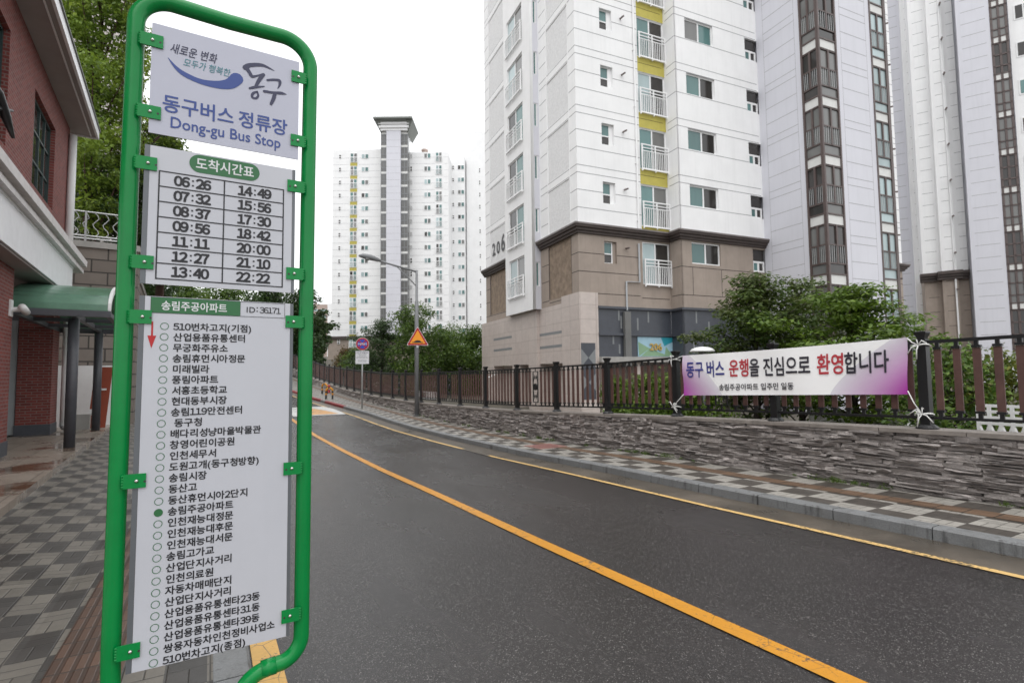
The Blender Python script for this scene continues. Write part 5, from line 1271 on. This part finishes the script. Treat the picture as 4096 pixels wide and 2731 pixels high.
mb = MB(); mb.lathe((0, 0, 0), [(.14, 0), (.14, .04), (.09, .06), (.09, .40), (.12, .42), (.12, .46), (.09, .52), (.03, .58)], 14); mb.build('barrel', M['sign_red'], hy, True)
mb = MB(); mb.tube([(-.17, 0, .33), (.17, 0, .33)], .05, 10); mb.tube([(0, -.17, .28), (0, 0, .28)], .06, 10); mb.build('outlet', M['sign_white'], hy)
# manhole cover in the right pavement
v, u, z = ground_px(2181, 1784, .13)
mh = thing('manhole_cover', 'round reddish manhole cover set in the checkered pavement', 'manhole cover', RD.w(v, u, z+.004), RD.rot)
M['manhole'] = mat('manhole_red', (.19, .085, .075), .6, .15, 9, .5, 40); M['manhole2'] = mat('manhole_frame', (.25, .13, .11), .6, .15, 6)
tilt = (rz(u+1)-rz(u-1))/2
def tl_(mb): mb.v = [(x, y, zz+y*tilt) for x, y, zz in mb.v]; return mb
mb = MB(); mb.box(-.40, .40, -.40, .40, -.05, .004); tl_(mb).build('surround', M['manhole2'], mh)
mb = MB(); mb.cyl((0, 0), .33, 0, .010, 32); tl_(mb).build('lid', M['manhole'], mh)
mb = MB()
for i in range(-3, 4):
    for j in range(-3, 4):
        if math.hypot(i, j)*.085 < .29: mb.box(i*.085-.025, i*.085+.025, j*.085-.012, j*.085+.012, .009, .014)
tl_(mb).build('studs', M['manhole2'], mh)
# garden lamp behind the fence
GX = RD.atx(2809, 1395, 11.0)
gl = thing('garden_lamp', 'white dish garden lamp on a thin post behind the banner', 'garden lamp', RD.w(11.0, GX[0], -.1), RD.rot)
h = GX[1]+.1; mb = MB(); mb.cyl((0, 0), .035, 0, h-.05, 10); mb.build('post', M['lamp_grey'], gl, True)
mb = MB(); mb.lathe((0, 0, h-.08), [(.30, 0), (.31, .025), (.26, .08), (.15, .12), (.03, .135)], 24); mb.build('shade', M['white_paint'], gl, True)
mb = MB(); mb.lathe((0, 0, h-.25), [(.05, 0), (.09, .08), (.09, .165)], 12); mb.build('diffuser', M['glass_grey'], gl, True)
# white things behind the fence
def behind(nm, label, cat, px0, px1, py0, py1, v, m, builder):
    u0, za = RD.atx(px0, py1, v); u1, zb = RD.atx(px1, py1, v); _, zt = RD.atx((px0+px1)/2, py0, v)
    t = thing(nm, label, cat, RD.w(v, (u0+u1)/2, za), RD.rot); builder(t, abs(u1-u0)/2, zt-za, m); return t
def low_wall(t, h, q, m): mb = MB(); mb.box(-.1, .1, -h, h, -.8, q); mb.build('panel', m, t); mb = MB(); mb.box(-.13, .13, -h-.02, h+.02, q, q+.05); mb.build('cap', M['concrete'], t)
behind('garden_wall', 'low white garden wall seen under the right end of the banner', 'garden wall', 3250, 3640, 1655, 1720, 13.5, M['white_paint'], low_wall)
def trellis(t, h, q, m):
    mb = MB(); n = 5
    for i in range(n+1): mb.box(-.02, .02, -h+2*h*i/n-.02, -h+2*h*i/n+.02, -.5, q)
    for j in range(4): mb.box(-.018, .018, -h, h, q*j/3-.02, q*j/3+.02)
    for i in range(n):
        for s in (0, 1): a, b = -h+2*h*(i+s)/n, -h+2*h*(i+1-s)/n; mb.tube([(0, a, -.45), (0, b, 0)], .02, 4)
    mb.build('lattice', m, t)
behind('white_trellis', 'white timber lattice fence low behind the boards at the right edge', 'trellis', 3915, 4150, 1625, 1690, 10.0, M['white_paint'], trellis)
def bars(t, h, q, m):
    mb = MB()
    for i in range(25): mb.box(-.02, .02, -h+2*h*i/24-.02, -h+2*h*i/24+.02, 0, q)
    for z in (.05, q*.5, q): mb.box(-.025, .025, -h, h, z-.025, z+.025)
    mb.build('bars', m, t)
behind('parking_barrier', 'white parking rail glimpsed through the fence left of the lamp post', 'barrier', 1390, 1600, 1530, 1580, 13.5, M['white_paint'], bars)
behind('parking_barrier', 'white parking rail farther right through the fence near the street lamp', 'barrier', 1610, 1745, 1565, 1605, 13.0, M['white_paint'], bars)
behind('notice_board', 'white topped blue board in the shrubs behind the no parking sign', 'notice board', 1402, 1440, 1430, 1458, 14.0, M['white_paint'], low_wall)
# white drain pipe standing in front of the tiled base
pp = thing('drain_pipe', 'bent white drain pipe in front of the tiled base behind the fence', 'pipe', AF.w(-1.2, 9.0, -.3), AF.rot)
x_, z_ = AF.aty(1985, 1515, 9.0)[0], 0
mb = MB(); mb.tube([(-.1, 0, 0), (-.1, 0, 1.5), (-.02, 0, 1.75), (.5, 0, 1.95)], .06, 10); mb.build('tube', M['white_paint'], pp, True)

# ================================================================== TREES AND PLANTS
def leaves(centres, radii, n, size, seed, flat=.5, droop=0., pref=.6, aspect=.55):
    """leaf blades scattered through ellipsoidal sprays; centres (k,3), radii (k,3)"""
    g = np.random.default_rng(seed); k = len(centres); c = np.array(centres); r = np.array(radii)
    wgt = (r[:, 0]*r[:, 1]*r[:, 2])**(.62); idx = g.choice(k, n, p=wgt/wgt.sum())
    d = g.normal(size=(n, 3)); d /= np.linalg.norm(d, axis=1)[:, None]; rad = g.random(n)**(.45)
    p = c[idx]+d*r[idx]*rad[:, None]
    nrm = g.normal(size=(n, 3)); nrm /= np.linalg.norm(nrm, axis=1)[:, None]; nrm = nrm*(1-pref)+np.array([0, 0, 1])*pref+d*.25; nrm /= np.linalg.norm(nrm, axis=1)[:, None]
    t = np.cross(nrm, g.normal(size=(n, 3))); t /= np.linalg.norm(t, axis=1)[:, None]; b = np.cross(nrm, t)
    s = size*(.6+.8*g.random(n))[:, None]
    v = np.stack([p+t*s, p+b*s*aspect, p-t*s, p-b*s*aspect], 1); v[:, 1, 2] += 0; v[:, 0, 2] -= droop*s[:, 0]; v[:, 2, 2] -= droop*s[:, 0]
    return v.reshape(-1, 3)
def leafmesh(nm, vs_, m, par, loc):
    n = len(vs_)//4; me = bpy.data.meshes.new(nm); me.vertices.add(4*n); me.vertices.foreach_set('co', (vs_-np.array(loc)).astype(np.float32).ravel())
    me.loops.add(4*n); me.loops.foreach_set('vertex_index', np.arange(4*n, dtype=np.int32)); me.polygons.add(n); me.polygons.foreach_set('loop_start', np.arange(0, 4*n, 4, dtype=np.int32))
    me.materials.append(m); me.update(calc_edges=True); me.validate(); o = bpy.data.objects.new(nm, me); COL.objects.link(o); o.parent = par; return o
def tree(label, loc, h, cr, z0, style, m, n, size, seed, trunk='trunk', tr=.13, name='tree', group=None, cat='tree', off=(0, 0), stretch=1.):
    """loc foot; crown of radius cr from height z0 to h"""
    g = random.Random(seed); t = thing(name, label, cat, loc, 0, group); C_ = []; Rr = []; tips = []
    mb = MB(); top = h*.93
    tp_ = [(0, 0, -.3)]; 
    for i in range(1, 7): f = i/6; tp_.append((off[0]*f*.8+g.uniform(-.05, .05)*h*.25, off[1]*f*.8+g.uniform(-.05, .05)*h*.25, top*f))
    mb.tube(tp_, [tr*(1.25-.16*i*1.1) if tr*(1.25-.16*i*1.1) > .012 else .012 for i in range(7)], 9)
    nb_ = {'maple': 26, 'round': 30, 'conifer': 60, 'bush': 16}[style]
    for i in range(nb_):
        f = (i+.5)/nb_; zb = z0+(h-z0)*f; a = i*2.4+g.uniform(-.5, .5)
        if style == 'maple': rad = cr*(math.sin(math.pi*min(1, .22+f*.80))**.7)*g.uniform(.55, 1.12); spread = (.34, .10)
        elif style == 'conifer': rad = cr*(1.05-f)**.75*g.uniform(.65, 1.1); spread = (.30, .13)
        elif style == 'bush': rad = cr*math.sin(math.pi*(.25+.7*f))*g.uniform(.35, .95); spread = (.42, .34)
        else: rad = cr*(math.sin(math.pi*(.12+.85*f))**.6)*g.uniform(.45, 1.1); spread = (.34, .22)
        f0 = max(0, min(1, zb/top-.22)); j = min(5, int(f0*6)); base_ = np.array(tp_[j])*(1-(f0*6-j))+np.array(tp_[j+1])*(f0*6-j)
        cx, cy = off[0]*zb/h, off[1]*zb/h
        tip = np.array([cx+math.cos(a)*rad*stretch, cy+math.sin(a)*rad, zb+(-.10*rad if style == 'conifer' else .05*rad)])
        mid = (base_+tip)/2+np.array([0, 0, .12*rad])
        mb.tube([tuple(base_), tuple(mid), tuple(tip)], [tr*.32, tr*.2, .01], 5)
        for q, (fr, sc) in enumerate(((1., 1.), (.66, .95), (.36, .8))):
            if style == 'bush' and q > 1: continue
            p = base_*(1-fr)+tip*fr+np.array([0, 0, .10*rad*(1-fr)])
            s = cr*spread[0]*sc*g.uniform(.7, 1.15)*(1 if style != 'conifer' else (1.15-f))
            for _ in range(2): C_.append(p+np.array([g.uniform(-.35, .35)*s, g.uniform(-.35, .35)*s, g.uniform(-.3, .3)*s*.6])); Rr.append((s, s, s*spread[1]/spread[0]))
    if style != 'bush': mb.build('trunk', M[trunk], t, True)
    else: mb.build('stems', M[trunk], t, True)
    pref = {'maple': .62, 'conifer': .5, 'round': .42, 'bush': .35}[style]
    leafmesh('crown' if style != 'bush' else 'foliage', leaves(C_, Rr, n, size, seed, droop=.25 if style == 'conifer' else .12, pref=pref, aspect=.5 if style != 'conifer' else .28), M[m], t, (0, 0, 0)); return t
def at(px, v, z=-.1): u = RD.atx(px, 1500, v)[0]; return RD.w(v, u, z), u
def ztop(px, py, v): return RD.atx(px, py, v)[1]
# maples behind the banner
p, u = at(3030, 13.0); tree('dark green maple spreading above the left part of the banner', p, ztop(3060, 1085, 13)+.1, 1.75, .95, 'maple', 'leaf_maple', 15000, .062, 21, tr=.085, name='maple_tree', group='trees behind the banner')
p, u = at(3420, 12.8); tree('brighter green maple spreading above the right part of the banner', p, ztop(3420, 1130, 12.8)+.05, 1.75, .85, 'maple', 'leaf_bright', 15000, .060, 22, tr=.075, name='maple_tree', group='trees behind the banner')
p, u = at(3200, 15.0); tree('dark maple between the two maples above the banner', p, ztop(3200, 1105, 15.), 1.9, 1.0, 'maple', 'leaf_maple', 11000, .066, 23, tr=.08, name='maple_tree', group='trees behind the banner')
p, u = at(3790, 11.2); tree('slender tree with thin foliage right of the banner behind the boards', p, 2.25, 1.0, .3, 'round', 'leaf_mid', 4200, .05, 24, tr=.05, group='trees behind the banner')
p, u = at(4010, 12.3); tree('small yellowing tree behind the boards at the right edge', p, 2.05, 1.15, .05, 'round', 'leaf_autumn', 5000, .05, 25, tr=.05, group='trees behind the banner')
# hedge plants under the slate wall, seen between the boards
for i, (px, v, h, lab) in enumerate(((2480, 11.0, 1.45, 'leafy shrub behind the boards left of the banner, near the pier with the dark pattern'), (2590, 11.0, 1.55, 'tall leafy shrub behind the boards, middle of the row left of the banner'), (2690, 11.1, 1.5, 'leafy shrub behind the fence post at the left end of the banner'), (2800, 11.2, 1.35, 'leafy shrub seen below the left part of the banner'))):
    p, u = at(px, v, rz(5)+.15); tree(lab, p, h, .85, .1, 'bush', 'leaf_bright', 4200, .05, 40+i, name='shrub', cat='shrub', group='shrubs behind the fence', tr=.03)
# trees in the middle distance
p, u = at(1530, 12.0); tree('dark pine like tree left of the street lamp behind the fence', p, ztop(1600, 1262, 12)+.3, 2.7, 1.2, 'maple', 'leaf_dark', 15000, .085, 51, tr=.12, group='trees beyond the fence')
p, u = at(1650, 13.2); tree('tall loose green tree directly behind the lamp post', p, ztop(1690, 1228, 13.2)+.4, 2.3, .6, 'round', 'leaf_mid', 16000, .085, 52, tr=.11, group='trees beyond the fence')
p, u = at(1775, 16.5); tree('broad green tree right of the lamp post', p, ztop(1780, 1305, 16.5), 2.9, .4, 'round', 'leaf_mid', 16000, .085, 53, tr=.11, group='trees beyond the fence')
p, u = at(1890, 17.6); tree('rounded green tree beside the far end of the tiled base', p, ztop(1890, 1318, 17.6)+.1, 2.7, .5, 'round', 'leaf_mid', 16000, .095, 54, tr=.11, group='trees beyond the fence')
p, u = at(1385, 14); tree('rusty brown bush behind the fence left of the no parking sign', (p[0], p[1], rz(u)), ztop(1340, 1408, 14)-rz(u), 2.2, .2, 'bush', 'leaf_rust', 5000, .11, 55, name='shrub', cat='shrub', tr=.05)
p, u = at(1435, 13); tree('green bush behind the fence directly behind the no parking sign', (p[0], p[1], rz(u)), ztop(1435, 1412, 13)-rz(u)+.2, 1.9, .1, 'bush', 'leaf_mid', 6000, .10, 56, name='shrub', cat='shrub', tr=.05)
p, u = at(1480, 14); tree('dark green bush behind the fence right of the no parking sign', (p[0], p[1], rz(u)), ztop(1490, 1400, 14)-rz(u), 2.0, .1, 'bush', 'leaf_dark', 6000, .10, 57, name='shrub', cat='shrub', tr=.05)
# conifers on the block wall, left
for i, (px, y, z, hh, cr, zz, st_, m, n, lab) in enumerate(((352, 27.0, 5.0, 15.5, 2.6, 4.4, 'round', 'leaf_pine', 34000, 'tall feathery tree with yellow green top left of the bus stop sign'), (450, 29.5, 5.0, 9.2, 3.6, 2.6, 'conifer', 'leaf_dark', 36000, 'darker tree with a leaning trunk just behind the left post of the bus stop sign'), (640, 31.0, 4.5, 8.0, 2.2, 3.4, 'round', 'leaf_pine', 24000, 'shorter light green tree seen between the two upper sign panels'))):
    x = LB.aty(px, 1000, y)[0]; p = LB.w(x, y, z)
    if i == 2: hh = EYE+ray(px, 528)[2]*p[1]/ray(px, 528)[1]-z+.5
    tree(lab, p, hh, cr, zz, st_, m, n, .085, 60+i, 'red_trunk', .17, 'tree', 'trees on the block wall', off=(0, 0) if i != 1 else (1.1, .3))
# wooded slope seen between the sign panels and beside the right post
for i, (px, d, py, cr, m, lab) in enumerate(((560, 30, 1120, 2.6, 'leaf_dark', 'dark tree seen in the gap below the timetable panel, leftmost'), (720, 54, 1135, 4.2, 'leaf_mid', 'green tree in the gap below the timetable panel, second from the left'), (900, 98, 1140, 7.0, 'leaf_mid', 'green tree in the gap below the timetable panel, near its middle'), (1075, 92, 1150, 6.2, 'leaf_dark', 'dark tree in the gap below the timetable panel, by the right post'), (1205, 66, 1165, 3.2, 'leaf_dark', 'dark tree hidden mostly by the right post of the sign'), (1262, 78, 1255, 2.0, 'leaf_dark', 'bushy green tree between the right sign post and the distant tower'))):
    q = at_depth(px, d); zt = EYE+ray(px, py)[2]*d/ray(px, py)[1]; zg = (1., .9, 4.2, 3.8, 2.2, 2.8)[i]
    tree(lab, (q[0], q[1], zg), zt-zg, cr, .4, 'round', m, 10000, (.15, .2, .3, .3, .2, .2)[i], 80+i, tr=.18, group='trees on the wooded slope')
# weeds at the foot of the wall and along the forecourt
g = np.random.default_rng(5); C_ = []; Rr = []
for _ in range(70):
    u = g.uniform(2, 34)
    if g.random() < .55: u = g.choice([4.6, 8.2, 9.0, 12.5, 15.2, 18.0, 19.5, 22.5])+g.normal()*.35
    C_.append((8.19-abs(g.normal())*.04, u, rz(u)+.15)); s = g.uniform(.02, .075); Rr.append((s*.8, s*1.6, s*.9))
o = leafmesh('weeds', leaves(C_, Rr, 2600, .018, 5, pref=.2, aspect=.3), M['grass'], None, (0, 0, 0)); o.rotation_euler[2] = RD.rot; tag(o, 'small green weeds growing at the foot of the stone wall', 'weeds', kind='stuff')
C_ = []; Rr = []
for _ in range(60):
    y = g.choice([5.3, 9.5, 10.5, 11.3, 12.5, 14])+g.normal()*.4; s = g.uniform(.015, .06)
    C_.append((-1.66+abs(g.normal())*.03, y, rz(y)+.13)); Rr.append((s, s*1.6, s))
for _ in range(12): C_.append((-1.52+g.normal()*.06, 4.75+g.normal()*.18, .12)); Rr.append((.06, .08, .09))
o = leafmesh('weeds', leaves(C_, Rr, 2600, .018, 6, pref=.2, aspect=.3), M['grass'], None, (0, 0, 0)); o.rotation_euler[2] = LB.rot; tag(o, 'green weeds along the forecourt edge of the brick building', 'weeds', kind='stuff')
